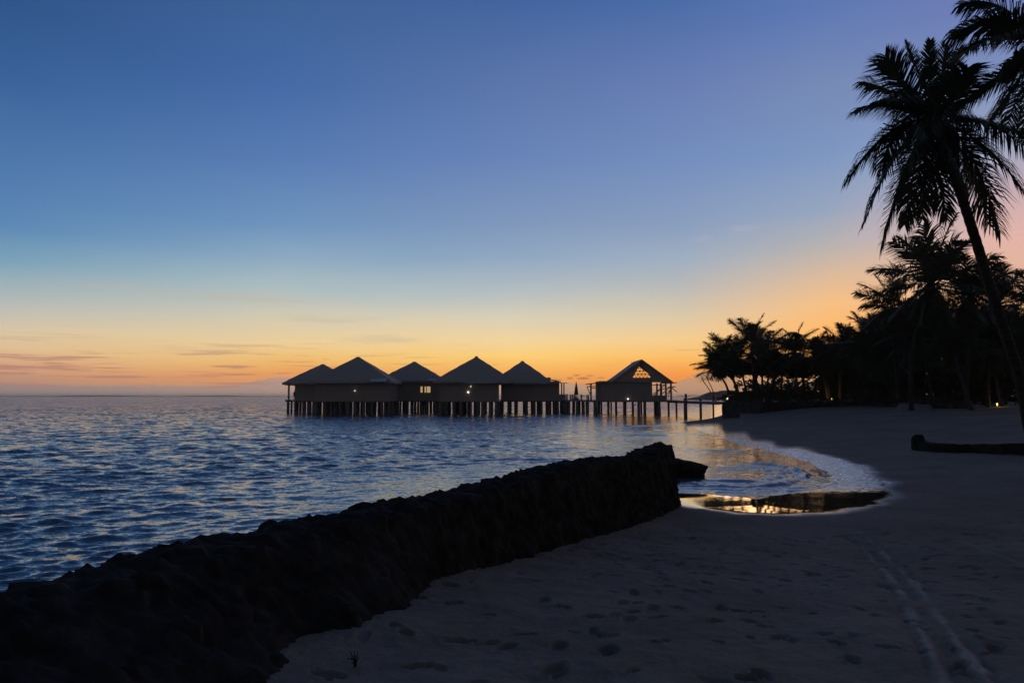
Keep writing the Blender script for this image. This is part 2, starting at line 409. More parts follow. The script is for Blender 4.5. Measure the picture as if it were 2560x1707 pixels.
def build_sand():
    X, Y, Rr = polar(1.2, 40, 1.0055, 44, .17, 4, 9000)
    Z = terrain_z(X, Y)
    trk = np.zeros(X.shape)
    near = (Y > 1) & (Y < 30) & (np.abs(X) < 16)
    # footprints
    nx, ny = X[near], Y[near]; dz = np.zeros(nx.shape)
    prints = []
    for _ in range(34):                                               # walked lines of steps
        x, y = random.uniform(-1, 12), random.uniform(3, 19); an = random.uniform(-2.2, 2.2) + math.pi/2
        for k in range(random.randint(4, 12)):
            s = 1 if k % 2 else -1
            prints.append((x + s*.11*math.sin(an) + random.gauss(0,.05), y - s*.11*math.cos(an) + random.gauss(0,.05), an + random.gauss(0,.2), random.uniform(.8, 1.15)))
            x += .62*math.cos(an); y += .62*math.sin(an); an += random.gauss(0, .08)
    for _ in range(900):
        prints.append((random.uniform(-1.5, 14), random.uniform(3, 20), random.uniform(0, 6.28), random.uniform(.4, 1.15)))
    dsh = seg_dist(nx, ny, cove)
    for (x, y, an, s) in prints:
        w = (np.abs(nx - x) < .5) & (np.abs(ny - y) < .5)
        if not w.any(): continue
        ux = (nx[w]-x)*math.cos(an) + (ny[w]-y)*math.sin(an); uy = -(nx[w]-x)*math.sin(an) + (ny[w]-y)*math.cos(an)
        q = np.hypot(ux/(.125*s), uy/(.055*s*(1 + .25*np.tanh(ux*8))))
        dep = random.uniform(.02, .05)
        dz[w] += -dep*sstep(1.12, .78, q) + dep*.22*np.exp(-((q-1.35)/.22)**2)
    dz *= sstep(1.5, 4, dsh)
    # two wheel or drag tracks
    tl = [[(2135,1335),(2170,1378),(2215,1425),(2262,1490),(2290,1560),(2325,1625),(2362,1707),(2400,1800)],
          [(2165,1335),(2210,1378),(2262,1430),(2315,1490),(2360,1560),(2415,1640),(2470,1707),(2540,1800)]]
    tr = np.zeros(nx.shape)
    for l in tl:
        pl = [tuple(hit(*p)[:2]) for p in l]
        dd = seg_dist(nx, ny, pl) + .03 * vnoise(nx*2.5, ny*2.5, seed=12) + .02*vnoise(nx*9, ny*9, seed=13)
        dz += .002*np.exp(-(dd/.028)**2) - .022*np.exp(-((dd-.08)/.03)**2)*(1+.6*vnoise(nx*3, ny*3, seed=16))
        tr = np.maximum(tr, np.exp(-(dd/(.020 + .0012*ny))**2) * np.clip(.75 + .9*vnoise(nx*1.3, ny*1.3, seed=15), 0, 1))
    for l in [[(2400,1350),(2480,1385),(2560,1412),(2640,1440)]]:
        pl = [tuple(hit(*p)[:2]) for p in l]
        dd = seg_dist(nx, ny, pl); dz += .02*np.exp(-(dd/.08)**2); tr = np.maximum(tr, .28*np.exp(-(dd/.05)**2))
    Z[near] += dz; trk[near] = tr
    d = seg_dist(X, Y, cove); land = inside(X, Y, land_poly)
    sd = np.where(land, d, -d) + .35*vnoise(X*.8, Y*.8, seed=21)*sstep(14, 24, Y) + .12*vnoise(X*3, Y*3, seed=22)
    wet = sstep(1.1, -.35, sd) * (1 - sstep(66, 82, Y))
    inl = seg_dist(X, Y, wall_line) < 1.2
    P = np.stack([X, Y, Z], -1)
    o = grid_mesh('sand_ground', P, sand_mat(), True, {'wet': wet, 'track': trk, 'film': .03 + .75*sstep(22.5, 26, Y + .25*(X - 8)*(X > 8)) - .4*sstep(40, 65, Y)}, wrap=True)
    tag(o, kind='structure'); return o
build_sand()

def build_water():
    X, Y, Rr = polar(4.0, 260, 1.0052, 46, .14, 4, 9000)
    cell = np.gradient(Rr)[:, None] * np.ones_like(X)
    d = seg_dist(X, Y, cove); land = inside(X, Y, land_poly)
    dw = seg_dist(X, Y, wall_line); sd = np.where(land, 0, np.minimum(d, dw + 2.5))
    sd = np.where(land, 0, np.minimum(d, dw*2.5 + 16 - 14*sstep(14, 19, Y)*(dw < 30)))
    amp = .05 + .95*sstep(3, 22, sd)
    Z = np.zeros_like(X); DX = np.zeros_like(X); DY = np.zeros_like(X)
    main = R(180 - 28)                                               # waves roll in from ahead and left
    for k in range(96):
        L = 0.22 * (5.5/.22) ** ((k/95.0)**1.2)
        a = main + rng.normal(0, .62 if L < 2 else .42)
        kk = 2*math.pi/L; A = .0122 * L ** (.85 if L < 1.0 else .30) * rng.uniform(.5, 1.3) * (1.5 if L < .6 else 1.0 if L < 1.5 else .75)
        # groups: amplitude varies over the surface
        g = .55 + .45*vnoise(X/(L*3.5), Y/(L*3.5), seed=k+40)
        fade = sstep(2.2, 5, L/cell)
        ph = kk*(X*math.sin(a) + Y*math.cos(a)) + rng.uniform(0, 6.28) + 1.2*vnoise(X/(L*5), Y/(L*5), seed=k+200)
        Z += A*g*fade*np.cos(ph); q = .75*A*g*fade
        DX -= q*math.sin(a)*np.sin(ph); DY -= q*math.cos(a)*np.sin(ph)
    Z *= amp; DX *= amp; DY *= amp
    # small breakers lapping near the shore by the pier and the wash fronts inside the cove
    fronts = [([(1690,1224),(1780,1229),(1862,1231),(1950,1228),(2046,1220),(2121,1202),(2140,1186),(2105,1168),(2040,1150)], .06, .13),
              ([(1700,1214),(1862,1217),(1957,1213),(2005,1196),(2010,1186),(1981,1173),(1930,1163),(1880,1159)], .17, .2),
              ([(1760,1200),(1880,1203),(1940,1196),(1955,1184),(1900,1172),(1800,1166)], .10, .18),
              ([(1640,1112),(1700,1118),(1760,1124),(1850,1124),(1865,1130)], .07, .3),
              ([(1600,1090),(1660,1088),(1710,1080),(1735,1084)], .12, .4),
              ([(1560,1066),(1640,1064),(1690,1058)], .16, .5), ([(1530,1078),(1600,1080),(1650,1074)], .13, .5)]
    foam = np.zeros_like(X)
    for pts, h, w in fronts:
        pl = [tuple(onz(px, py, .03)[:2]) for px, py in pts]
        dd = seg_dist(X, Y, pl) + .10*vnoise(X*1.5, Y*1.5, seed=71) + .04*vnoise(X*6, Y*6, seed=72)
        hh = h*(.75 + .5*vnoise(X*.9, Y*.9, seed=73))
        Z += hh*np.exp(-(dd/w)**2) + .25*h*np.exp(-((dd-2.6*w)/w)**2)
        Z += .012*np.exp(-(dd/(6*w))**2)*vnoise(X*4, Y*4, seed=74)
    calm = 1 - sstep(4, 20, sd); chop = .14 + .86*sstep(4, 20, sd)
    rr = np.hypot(X, Y)
    chop = chop*(1.1 + 1.3*sstep(15, 140, rr))
    P = np.stack([X + DX, Y + DY, Z], -1)
    o = grid_mesh('sea_water', P, water_mat(), True, {'chop': chop, 'fine': .46 - .20*calm, 'far': (.30 + .70*sstep(35, 180, rr))*(1 - calm) + .11*calm*sstep(22, 26, Y)}, wrap=True)
    tag(o, kind='structure'); return o
build_water()

# ------------------------------------------------------------------ rock wall in the foreground
def build_rock_wall():
    foot_px = [(690,1750),(700,1690),(750,1612),(830,1598),(920,1588),(955,1555),(1020,1530),(1060,1480),(1120,1440),(1200,1392),(1270,1347),(1400,1312),(1520,1286),(1600,1266),(1672,1256)]
    fp = np.array([hit(*p)[:] for p in foot_px])
    fs = (fp[:, :2] - WA) @ WD; fo = (fp[:, :2] - WA) @ WN             # along, across
    o_ = np.argsort(fs); fs, fo = fs[o_], fo[o_]
    Ltot = np.linalg.norm(WB - WA)
    S = np.arange(-9, Ltot + .001, .035)
    foot = np.interp(S, np.concatenate([[-9, -4], fs]), np.concatenate([[2.6, 2.6], fo]))
    foot = np.maximum(foot, .9)
    zfoot = terrain_z(WA[0] + WD[0]*S + WN[0]*foot, WA[1] + WD[1]*S + WN[1]*foot, False)
    # cross section, from the far foot over the crest to the near foot
    u = np.linspace(0, 1, 92)
    P = np.zeros((len(S), len(u), 3))
    top = 1.66 + .025*np.sin(S*.8) + .07*sstep(Ltot-1.5, Ltot-.3, S) + .13*sstep(Ltot-2.5, Ltot-7, S) - .06*np.exp(-((S-Ltot+2.6)/.8)**2)
    for i, s in enumerate(S):
        f = foot[i]
        cw = .72
        zs = float(zfoot[i])
        pts_o = [-1.1, -.25, -.04, cw*.5, cw, cw + (f - cw)*.5, f, f + .3]
        zb = 0.0
        pts_z = [-1.0, 1.0, top[i]-.06, top[i], top[i]-.05, .45*top[i]+.55*zs, zs+.0, -.3]
        dl = np.concatenate([[0], np.cumsum(np.hypot(np.diff(pts_o), np.diff(pts_z)))]); dl /= dl[-1]
        oo = np.interp(u, dl, pts_o); zz = np.interp(u, dl, pts_z)
        P[i, :, 0] = WA[0] + WD[0]*s + WN[0]*oo; P[i, :, 1] = WA[1] + WD[1]*s + WN[1]*oo; P[i, :, 2] = zz
    # close the end with a steep face
    end = []
    c = P[-1].copy(); mid = c.mean(0)
    for t in (.12, .25): 
        e = c.copy(); e[:, :2] += WD*t*.6; e[:, 2] -= 0; end.append(mid + (e - mid)*(1 - t*.25))
    for t in (.35, .7, .98):
        e = mid + (end[1] - mid)*(1 - t); end.append(e)
    P = np.concatenate([P, np.array(end)], 0)
    # stones: blocky cells plus ragged noise, pushed along rough normals
    du = np.gradient(P, axis=0); dv = np.gradient(P, axis=1); n = np.cross(dv, du); n /= np.linalg.norm(n, axis=-1, keepdims=True) + 1e-9
    if n[200, 46, 2] < 0: n = -n
    X, Y, Z = P[..., 0], P[..., 1], P[..., 2]
    def cell(sc, seed):
        r = np.zeros(X.shape)
        wx = X*sc + .35*vnoise(X*sc*1.7, Y*sc*1.7, Z*sc*1.7, seed); wy = Y*sc + .35*vnoise(X*sc*1.7, Y*sc*1.7, Z*sc*1.7, seed+1); wz = Z*sc*1.4 + .3*vnoise(X*sc*1.7, Y*sc*1.7, Z*sc*1.7, seed+2)
        i, j, k = (np.floor(q).astype(np.int64) for q in (wx, wy, wz))
        b = hashg(i, j, k) - .5
        e = np.minimum.reduce([wx-i, 1-(wx-i), wy-j, 1-(wy-j), wz-k, 1-(wz-k)])
        return b, sstep(0, .16, e)
    b1, e1 = cell(2.1, 3); b2, e2 = cell(5.5, 9)
    disp = .035*b1*e1 - .018*(1-e1) + .06*b2*e2 - .02*(1-e2) + .022*vnoise(X*3, Y*3, Z*3, 5) + .04*vnoise(X*8, Y*8, Z*8, 6) + .028*vnoise(X*17, Y*17, Z*17, 7) + .012*vnoise(X*31, Y*31, Z*31, 8)
    P = P + n*disp[..., None]
    o = grid_mesh('rock_wall', P, M['rock'], False)
    tag(o, 'long dark rough stone groyne running from the lower left corner to the edge of the cove', 'rock wall')
build_rock_wall()
def rock(name, c, size, seed, label, cat='rock', flat=0, mat_='rock'):
    bm = bmesh.new(); bmesh.ops.create_icosphere(bm, subdivisions=5, radius=1)
    co = np.array([v.co[:] for v in bm.verts])
    co = np.sign(co)*np.abs(co)**.62
    nn = .16*vnoise(co[:,0]*1.6, co[:,1]*1.6, co[:,2]*1.6, seed) + .07*vnoise(co[:,0]*5, co[:,1]*5, co[:,2]*5, seed+1) + .03*vnoise(co[:,0]*12, co[:,1]*12, co[:,2]*12, seed+2)
    co = co*(1+nn[:,None])*np.array(size)
    if flat: co[:, 2] -= flat*np.clip(co[:, 0], -9, 9)
    for v, p in zip(bm.verts, co): v.co = p
    me = bpy.data.meshes.new(name); bm.to_mesh(me); bm.free(); me.materials.append(M[mat_])
    o = bpy.data.objects.new(name, me); COL.objects.link(o); o.location = c
    tag(o, label, cat); return o
p = onz(1700, 1194, 0); rock('rock_slab', (p.x + .1, p.y + .7, .18), (1.0, .75, .42), 4, 'low flat dark rock slab jutting into the wash beyond the end of the stone groyne', flat=.10)

# ------------------------------------------------------------------ overwater bungalows
def px2m(D): return D / F
def pile_mb(x, y, z1, r):
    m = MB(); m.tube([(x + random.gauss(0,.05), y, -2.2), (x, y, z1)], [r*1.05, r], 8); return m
def hip_roof(w0, w1, dy, zE, zP, ridge, t=.28):
    """closed thatch solid: eave corners, short ridge; w0 / w1 are left / right half widths"""
    m = MB()
    n = 14
    def ring(f, dz, grow=0):
        # f: 0 at the eaves, 1 at the peak; thatch belly bulges slightly
        a = f; x0 = -w0*(1-a) - ridge*a - grow; x1 = w1*(1-a) + ridge*a + grow; yy = dy*(1-a) + ridge*.4*a + grow
        z = zE + (zP - zE)*(a + .02*math.sin(a*math.pi)) + dz
        pts = []
        for i in range(n): pts.append((x0 + (x1-x0)*i/n, -yy, z))
        for i in range(n): pts.append((x1, -yy + 2*yy*i/n, z))
        for i in range(n): pts.append((x1 + (x0-x1)*i/n, yy, z))
        for i in range(n): pts.append((x0, yy - 2*yy*i/n, z))
        return pts
    rings = [ring(0, -t)] + [ring(f, random.gauss(0, .02), random.gauss(0, .03)) for f in np.linspace(0, 1, 12)]
    N = 4*n; b = len(m.v)
    for r in rings: m.v += r
    for i in range(2*N):                                             # shaggy eaves
        x_, y_, z_ = m.v[b+i]; m.v[b+i] = (x_ + random.gauss(0, .04), y_ + random.gauss(0, .04), z_ + random.gauss(0, .05)*(1 if i < N else .4))
    for k in range(len(rings)-1):
        for i in range(N):
            m.f.append((b+k*N+i, b+k*N+(i+1)%N, b+(k+1)*N+(i+1)%N, b+(k+1)*N+i))
    m.f.append(tuple(b+i for i in range(N))[::-1]); m.f.append(tuple(b+(len(rings)-1)*N+i for i in range(N)))
    return m
def plank_wall(m, x0, x1, y0, y1, z0, z1, pitch=.34):
    """a box of walls faced with upright battens"""
    m.box(x0, x1, y0, y1, z0, z1)
    x = x0 + .05
    while x < x1 - .1:
        m.box(x, x + .07, y0 - .05, y0 - .003, z0 + .01, z1 - .01 - random.random()*.05); x += pitch*random.uniform(.9, 1.1)
    y = y0 + .05
    while y < y1 - .1:
        m.box(x0 - .05, x0 - .003, y, y + .07, z0 + .01, z1 - .02); m.box(x1 + .003, x1 + .05, y, y + .07, z0 + .01, z1 - .02); y += pitch
FLOOR = 2.36
def bungalow(label, px, py, D, halfL, halfR, eave_py, wallL, wallR, dy, piles, group, deckL=None, deckR=None, ridge=6, floor_py=1001, skirt=None):
    k = D/F; X0 = at(px, py, D).x; zP = at(px, py, D).z; zE = at(px, eave_py, D - dy*.85).z
    root = empty('overwater_bungalow', (X0, D, 0)); tag(root, label, 'bungalow', group)
    rf = hip_roof(halfL*k, halfR*k, dy, zE, zP - .12, ridge*k).build('roof', M['thatch'], root)
    c = MB(); c.tube([(-ridge*k*1.15, 0, zP - .26), (-ridge*k*.5, 0, zP - .12), (ridge*k*.5, 0, zP - .12), (ridge*k*1.15, 0, zP - .26)], [.12, .2, .2, .12], 10); c.build('ridge_cap', M['thatch'], rf, True)
    wl, wr = (wallL - px)*k, (wallR - px)*k
    wd = dy*.72
    m = MB(); plank_wall(m, wl, wr, -wd, wd, FLOOR + .003, zE + .25); w = m.build('wall', M['timber'], root)
    dl, dr = ((deckL or wallL - 4) - px)*k, ((deckR or wallR + 4) - px)*k
    m = MB(); m.box(dl, dr, -wd - .55, wd + .55, FLOOR - .16, FLOOR)
    x = dl
    m.build('deck', M['timber'], root)
    m = MB()
    for yy in (-wd - .35, 0, wd + .35): m.box(dl + .1, dr - .1, yy - .12, yy + .12, FLOOR - .32, FLOOR - .163)
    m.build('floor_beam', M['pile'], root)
    rows = (-wd - .2, -wd*.35, wd*.4, wd + .2)
    nx = piles
    for i in range(nx):
        for j, yy in enumerate(rows):
            x = dl + .3 + (dr - dl - .6)*(i + .0)/(nx - 1) + random.gauss(0, .16)
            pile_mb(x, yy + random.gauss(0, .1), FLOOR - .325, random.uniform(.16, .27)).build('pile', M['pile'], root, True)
    return root, k, zE, wd
G = 'thatched bungalows on piles'
def lamp(root, k, px0, px, py, D, y, size=.09, m='cool_lamp'):
    p = at(px, py, D + y); q = root.location
    bm = bmesh.new(); bmesh.ops.create_icosphere(bm, subdivisions=2, radius=size)
    me = bpy.data.meshes.new('wall_lamp'); bm.to_mesh(me); bm.free(); me.materials.append(M[m])
    o = bpy.data.objects.new('wall_lamp', me); COL.objects.link(o); o.parent = root
    o.location = (p.x - q.x, p.y - q.y, p.z - q.z); return o
def lean_to(root, x0, x1, y0, y1, z0, z1, mt='metal', name='skirt_roof', rise=None):
    """a thin lean-to sheet with a fold of ribs; z0 at front edge, z1 at back"""
    m = MB(); t = .06
    m.add([(x0,y0,z0),(x1,y0,z0),(x1,y1,z1),(x0,y1,z1),(x0,y0,z0+t),(x1,y0,z0+t),(x1,y1,z1+t),(x0,y1,z1+t)],
          [(3,2,1,0),(4,5,6,7),(0,1,5,4),(1,2,6,5),(2,3,7,6),(3,0,4,7)])
    x = x0 + .1
    while x < x1 - .1:
        m.add([(x,y0+.01,z0+t+.002),(x+.05,y0+.01,z0+t+.002),(x+.05,y1-.01,z1+t+.002),(x,y1-.01,z1+t+.002),(x,y0+.01,z0+t+.03),(x+.05,y0+.01,z0+t+.03),(x+.05,y1-.01,z1+t+.03),(x,y1-.01,z1+t+.03)],
              [(4,5,6,7),(0,1,5,4),(1,2,6,5),(2,3,7,6),(3,0,4,7)]); x += .6
    return m.build(name, M[mt], root)

# back row first (1, 3, 5), front row (2, 4)
DB, DF = 133.0, 122.0
r, k, zE, wd = bungalow('leftmost thatched bungalow with an open veranda where a person stands', 807, 911, DB, 78, 78, 957, 754, 870, 5.2, 8, G, deckL=732, deckR=872)
m = MB(); m.box((726-807)*k, (768-807)*k, -3.2, 3.2, zE - .38, zE - .26); m.build('veranda_roof', M['timber'], r)
for yy in (-3.0, 3.0):
    m = MB(); m.box((734-807)*k, (738-807)*k, yy-.1, yy+.1, FLOOR, zE - .384); m.build('veranda_post', M['timber'], r)
VERANDA = (r.location.x + (742.5-807)*k, DB - 1.0)
r, k, zE, wd = bungalow('third thatched bungalow from the left, with three small lit window panes', 1036, 905, DB, 82, 82, 952, 972, 1112, 5.4, 9, G)
for a, b_ in ((1052, 1057), (1062, 1066), (1068, 1076.5)):
    zc0, zc1 = at(1060, 981, DB - wd).z, at(1060, 966, DB - wd).z
    m = MB(); f = (DB - wd)/F
    xa, xb = (a-1280)*f - r.location.x, (b_-1280)*f - r.location.x
    for q in ((xa-.07, xa, zc0-.07, zc1+.07), (xb, xb+.07, zc0-.07, zc1+.07), (xa, xb, zc0-.07, zc0), (xa, xb, zc1, zc1+.07)):
        m.box(q[0], q[1], -wd-.09, -wd-.054, q[2], q[3])
    wf = m.build('window', M['timber'], r)
    m = MB(); m.box(xa, xb, -wd-.075, -wd-.06, zc0, zc1); m.build('pane', M['window'], wf)
lamp(r, k, 1036, 1033.5, 954, DB, -wd-.15, .08)
lean_to(r, (1078-1036)*k, (1108-1036)*k, -6.3, -3.4, zE - .02, zE + .62)
r, k, zE, wd = bungalow('fifth thatched bungalow from the left, its veranda roof ending at the open terrace', 1306, 903, DB-1, 76, 72, 956, 1254, 1394, 5.2, 9, G, deckR=1412, ridge=4)
lean_to(r, (1345-1306)*k, (1415-1306)*k, -4.8, 3.5, zE - .15, zE + .05, 'timber', 'veranda_roof')
for q in (1393, 1400, 1405.5):
    m = MB(); xx = (q-1306)*k; m.box(xx-.1, xx+.1, -4.2, -4.0, FLOOR, zE - .16); m.build('veranda_post', M['timber'], r)
m = MB(); m.box((1395-1306)*k, (1410-1306)*k, -4.0, 3.0, FLOOR, FLOOR + .95); m.build('veranda_parapet', M['timber'], r)
m = MB(); m.bar(((1372-1306)*k, 0, at(1372, 948, DB).z), ((1402-1306)*k, 0, at(1402, 955, DB).z), .1); m.build('loose_rafter', M['timber'], r)
m = MB(); q = at(1372, 947, DB).z; m.tube([((1368-1306)*k, 0, q-.25), ((1370-1306)*k, 0, q+.05), ((1374-1306)*k, 0, q+.05), ((1376-1306)*k, 0, q-.3)], [.1, .26, .26, .1], 8); m.build('thatch_roll', M['thatch'], r, True)
r, k, zE, wd = bungalow('second thatched bungalow from the left, large, with a pale sheet at its right eave', 895, 893, DF, 98, 98, 953, 806, 985, 5.6, 10, G)
lean_to(r, (800-895)*k, (985-895)*k, -6.0, -4.6, zE - .30, zE - .04, 'timber')
lean_to(r, (944-895)*k, (982-895)*k, -6.6, -4.9, zE - .10, zE + .42)
lamp(r, k, 895, 887, 976.5, DF, -wd-.15, .08)
r, k, zE, wd = bungalow('fourth thatched bungalow from the left, the tallest sharp roof', 1191, 891, DF, 100, 94, 954, 1106, 1246, 5.6, 9, G, ridge=3)
lean_to(r, (1168-1191)*k, (1246-1191)*k, -6.2, -4.8, zE - .26, zE - .04)
lamp(r, k, 1191, 1170.5, 980, DF, -wd-.15, .15); lamp(r, k, 1191, 1177, 966, DF, -wd-.15, .07)

# the unfinished pavilion with a see-through gable
def pavilion():
    px, D = 1594, 125.0; k = D/F; X0 = at(px, 900, D).x
    root = empty('unfinished_pavilion', (X0, D, 0)); tag(root, 'unfinished timber pavilion on piles with a see-through lattice gable', 'bungalow')
    Z = lambda y: at(px, y, D).z
    x = lambda q: (q - px)*k
    dy = 4.2; zp = Z(901)
    for (xe, ye) in ((1521, 954), (1668, 955)):
        m = MB(); t = .22
        a = (x(xe), Z(ye)); b = (0, zp)
        m.add([(a[0],-dy,a[1]-t),(b[0],-dy,b[1]-t),(b[0],-dy,b[1]),(a[0],-dy,a[1]),(a[0],dy,a[1]-t),(b[0],dy,b[1]-t),(b[0],dy,b[1]),(a[0],dy,a[1])],
              [(0,1,2,3),(7,6,5,4),(3,2,6,7),(4,5,1,0),(0,3,7,4),(1,5,6,2)])
        m.build('roof_slope', M['thatch'], root)
    # gable wall with a triangular opening
    A = np.array((0, Z(906))); Bl = np.array((x(1572), Z(945))); Br = np.array((x(1616), Z(945)))
    oa = np.array((0, zp - .23)); ol = np.array((x(1521)+.1, Z(954)-.12)); orr = np.array((x(1668)-.1, Z(955)-.12))
    m = MB(); y0, y1 = -dy+.4, -dy+.55
    def quad(*q):
        m.add([(a[0], y0, a[1]) for a in q] + [(a[0], y1, a[1]) for a in q],
              [tuple(range(len(q))), tuple(range(2*len(q)-1, len(q)-1, -1))] + [(i, i+len(q), (i+1)%len(q)+len(q), (i+1)%len(q)) for i in range(len(q))])
    quad(ol, Bl, A, oa); quad(oa, A, Br, orr); quad(ol, orr, Br, Bl)
    m.build('gable_wall', M['timber'], root)
    m = MB(); zs = np.linspace(A[1], Bl[1], 6)
    yl0, yl1 = y0+.03, y0+.10
    for zz in zs[1:-1]:
        f = (A[1]-zz)/(A[1]-Bl[1]); m.box(Bl[0]*f, Br[0]*f, yl0, yl1, zz-.055, zz+.055)
    for i in range(1, 5):
        f0 = i/5; f1 = (i+1)/5; za = A[1]-(A[1]-Bl[1])*f0; zb = A[1]-(A[1]-Bl[1])*f1
        nseg = i
        for j in range(nseg+1):
            u0 = Bl[0]*f0 + (Br[0]-Bl[0])*f0*j/max(nseg, 1)
            for q in (j, j+1):
                u1 = Bl[0]*f1 + (Br[0]-Bl[0])*f1*q/(nseg+1)
                m.bar((u0, (yl0+yl1)/2 + .05, za), (u1, (yl0+yl1)/2 + .05, zb), .04)
    m.build('gable_lattice', M['timber'], root)
    m = MB(); plank_wall(m, x(1494), x(1620), -3.2, 3.2, FLOOR+.003, Z(953)); m.build('wall', M['timber'], root)
    m = MB(); m.box(x(1524), x(1660), -3.25, 3.25, Z(953)+.003, Z(949)); m.build('wall_plate', M['timber'], root)
    m = MB(); zl, zr = Z(959), Z(953.5); t = .14
    m.add([(x(1467),-4,zl-t),(x(1523),-4,zr-t),(x(1523),-4,zr),(x(1467),-4,zl),(x(1467),3,zl-t),(x(1523),3,zr-t),(x(1523),3,zr),(x(1467),3,zl)],
          [(0,1,2,3),(7,6,5,4),(3,2,6,7),(4,5,1,0),(0,3,7,4),(1,5,6,2)]); m.build('veranda_roof', M['timber'], root)
    m = MB(); m.box(x(1655), x(1678), -4, 2, Z(958.5), Z(956.5)); m.build('veranda_roof', M['timber'], root)
    for q in (1471, 1485.5, 1631, 1640, 1652.5, 1665): 
        for yy in (-3.6,):
            m = MB(); m.box(x(q)-.13, x(q)+.13, yy-.13, yy+.13, FLOOR, Z(958.8)); m.build('veranda_post', M['timber'], root)
    br = [((1471,966),(1494,966)),((1471,970),(1494,971)),((1462,967),(1471,988)),((1488,968),(1494,976)),((1462,967),(1475,966)),((1488,985),(1494,986)),
          ((1620,963),(1652,963)),((1621,987),(1652,963)),((1636,990),(1668,966)),((1621,994),(1645,968)),((1652,970),(1678,967)),((1665,968),(1681,980)),((1655,985),(1672,966)),((1640,975),(1665,967)),((1620,993),(1634,986)),((1645,962),(1645,992)),((1660,990),(1666,975))]
    for a, b in br:
        m = MB(); yy = random.uniform(-3.4, -2.8); m.bar((x(a[0]), yy, Z(a[1])), (x(b[0]), yy, Z(b[1])), .07); m.build('brace', M['timber'], root)
    m = MB(); m.box(x(1622), x(1654), -3.2, -2.6, FLOOR, FLOOR+.75); m.build('parapet', M['timber'], root)
    m = MB(); m.box(x(1464), x(1679), -4.2, 4.2, FLOOR-.18, FLOOR); m.build('deck', M['timber'], root)
    m = MB()
    for yy in (-3.9, 0, 3.9): m.box(x(1466), x(1678), yy-.12, yy+.12, FLOOR-.32, FLOOR-.183)
    m.build('floor_beam', M['pile'], root)
    for q, rr in ((1467,.2),(1482,.3),(1487,.22),(1498,.3),(1509,.18),(1516,.2),(1528,.16),(1534,.16),(1541,.22),(1558,.3),(1562,.28),(1571,.22),(1586,.26),(1601,.2),(1611,.2),(1619,.2),(1634,.32),(1640,.32),(1645,.25),(1652,.24),(1665,.2),(1676,.18)):
        pile_mb(x(q), random.choice((-3.9, -3.7, -1.5, 1, 3.7)), FLOOR-.325, rr*.85).build('pile', M['pile'], root, True)
    m = MB(); m.bar((x(1576), -2, Z(1018)), (x(1584), -2, Z(1008)), .06); m.build('brace', M['pile'], root)
    for a in (1580, 1613):
        m = MB(); m.bar((x(a), .5, zp - abs(x(a))*.70 - .3), (x(a), .5, zp - abs(x(a))*.70 + .55), .035); m.build('roof_batten', M['timber'], root)
    lamp(root, k, px, 1570, 997, D, -3.4, .12)
pavilion()

# ------------------------------------------------------------------ terrace, boardwalk
def terrace_deck():
    D = 128.0; k = D/F
    root = empty('terrace', (at(1438, 1000, D).x, D, 0)); tag(root, 'open timber terrace on piles between the fifth bungalow and the unfinished pavilion', 'terrace')
    x = lambda q: (q-1438)*k
    m = MB(); m.box(x(1411)+.1, x(1463.5), -3.5, 3.5, FLOOR-.25, FLOOR-.004); m.build('deck', M['timber'], root)
    for q, h in ((1409, .95), (1414, 1.0), (1423, .9), (1428, .95), (1433, .98), (1449, .92), (1465.5, .9)):
        m = MB(); m.tube([(x(q), -3.2, FLOOR), (x(q), -3.2, FLOOR+h)], [.15, .13], 8); m.build('railing_post', M['timber'], root, True)
    m = MB(); pts = []
    qs = [1409, 1414, 1423, 1428, 1433, 1449, 1465.5]
    for a, b in zip(qs[:-1], qs[1:]):
        for i in range(6):
            f = i/6; pts.append((x(a+(b-a)*f), -3.2, FLOOR+.8-.10*math.sin(f*math.pi)*min(1, (b-a)/12)))
    pts.append((x(1465.5), -3.2, FLOOR+.8)); m.tube(pts, .035, 6); m.build('railing_rope', M['timber'], root)
    for q in (1414, 1421, 1438, 1453, 1462):
        for yy in (-3.2, 3):
            pile_mb(x(q)+random.gauss(0,.1), yy, FLOOR-.26, random.uniform(.2,.28)).build('pile', M['pile'], root, True)
    # bench-like table beside the rail
    t = empty('deck_table', (at(1458, 1000, D).x, D-1.6, FLOOR)); tag(t, 'small dark table standing on the open terrace near the pavilion', 'table')
    m = MB(); m.box(-.55, .55, -.4, .4, .66, .73); m.build('tabletop', M['timber'], t)
    for sx in (-.42, .42):
        m = MB(); m.box(sx-.05, sx+.05, -.05, .05, 0, .655); m.build('leg', M['timber'], t)
    # folded beach umbrella
    u = empty('folded_umbrella', (at(1439.5, 1000, D).x, D-1.0, FLOOR)); tag(u, 'tall folded beach umbrella standing upright on the open terrace', 'umbrella')
    zt = at(1439, 953, D).z - FLOOR
    m = MB(); m.tube([(0,0,0),(0,0,zt)], .04, 8); m.build('pole', M['timber'], u)
    m = MB(); pts = []; rad = []
    n = 12; prof = [(.85,.34),(.95,.36),(1.3,.33),(1.8,.27),(2.4,.17),(2.9,.07),(zt-.02,.02)]
    b = 0
    for (zz, rr) in prof:
        for i in range(n*2):
            a = math.pi*i/n; q = rr*(1 if i % 2 else .72); m.v.append((q*math.cos(a), q*math.sin(a), zz))
    for kk in range(len(prof)-1):
        for i in range(2*n): m.f.append((kk*2*n+i, kk*2*n+(i+1)%(2*n), (kk+1)*2*n+(i+1)%(2*n), (kk+1)*2*n+i))
    m.f.append(tuple(range(2*n))[::-1]); m.f.append(tuple((len(prof)-1)*2*n+i for i in range(2*n)))
    m.build('canopy', M['canvas'], u)
    m = MB(); m.tube([(0,0,0),(0,0,.12),(0,0,.5)], [.5,.5,.2], 10); m.build('base', M['timber'], u)
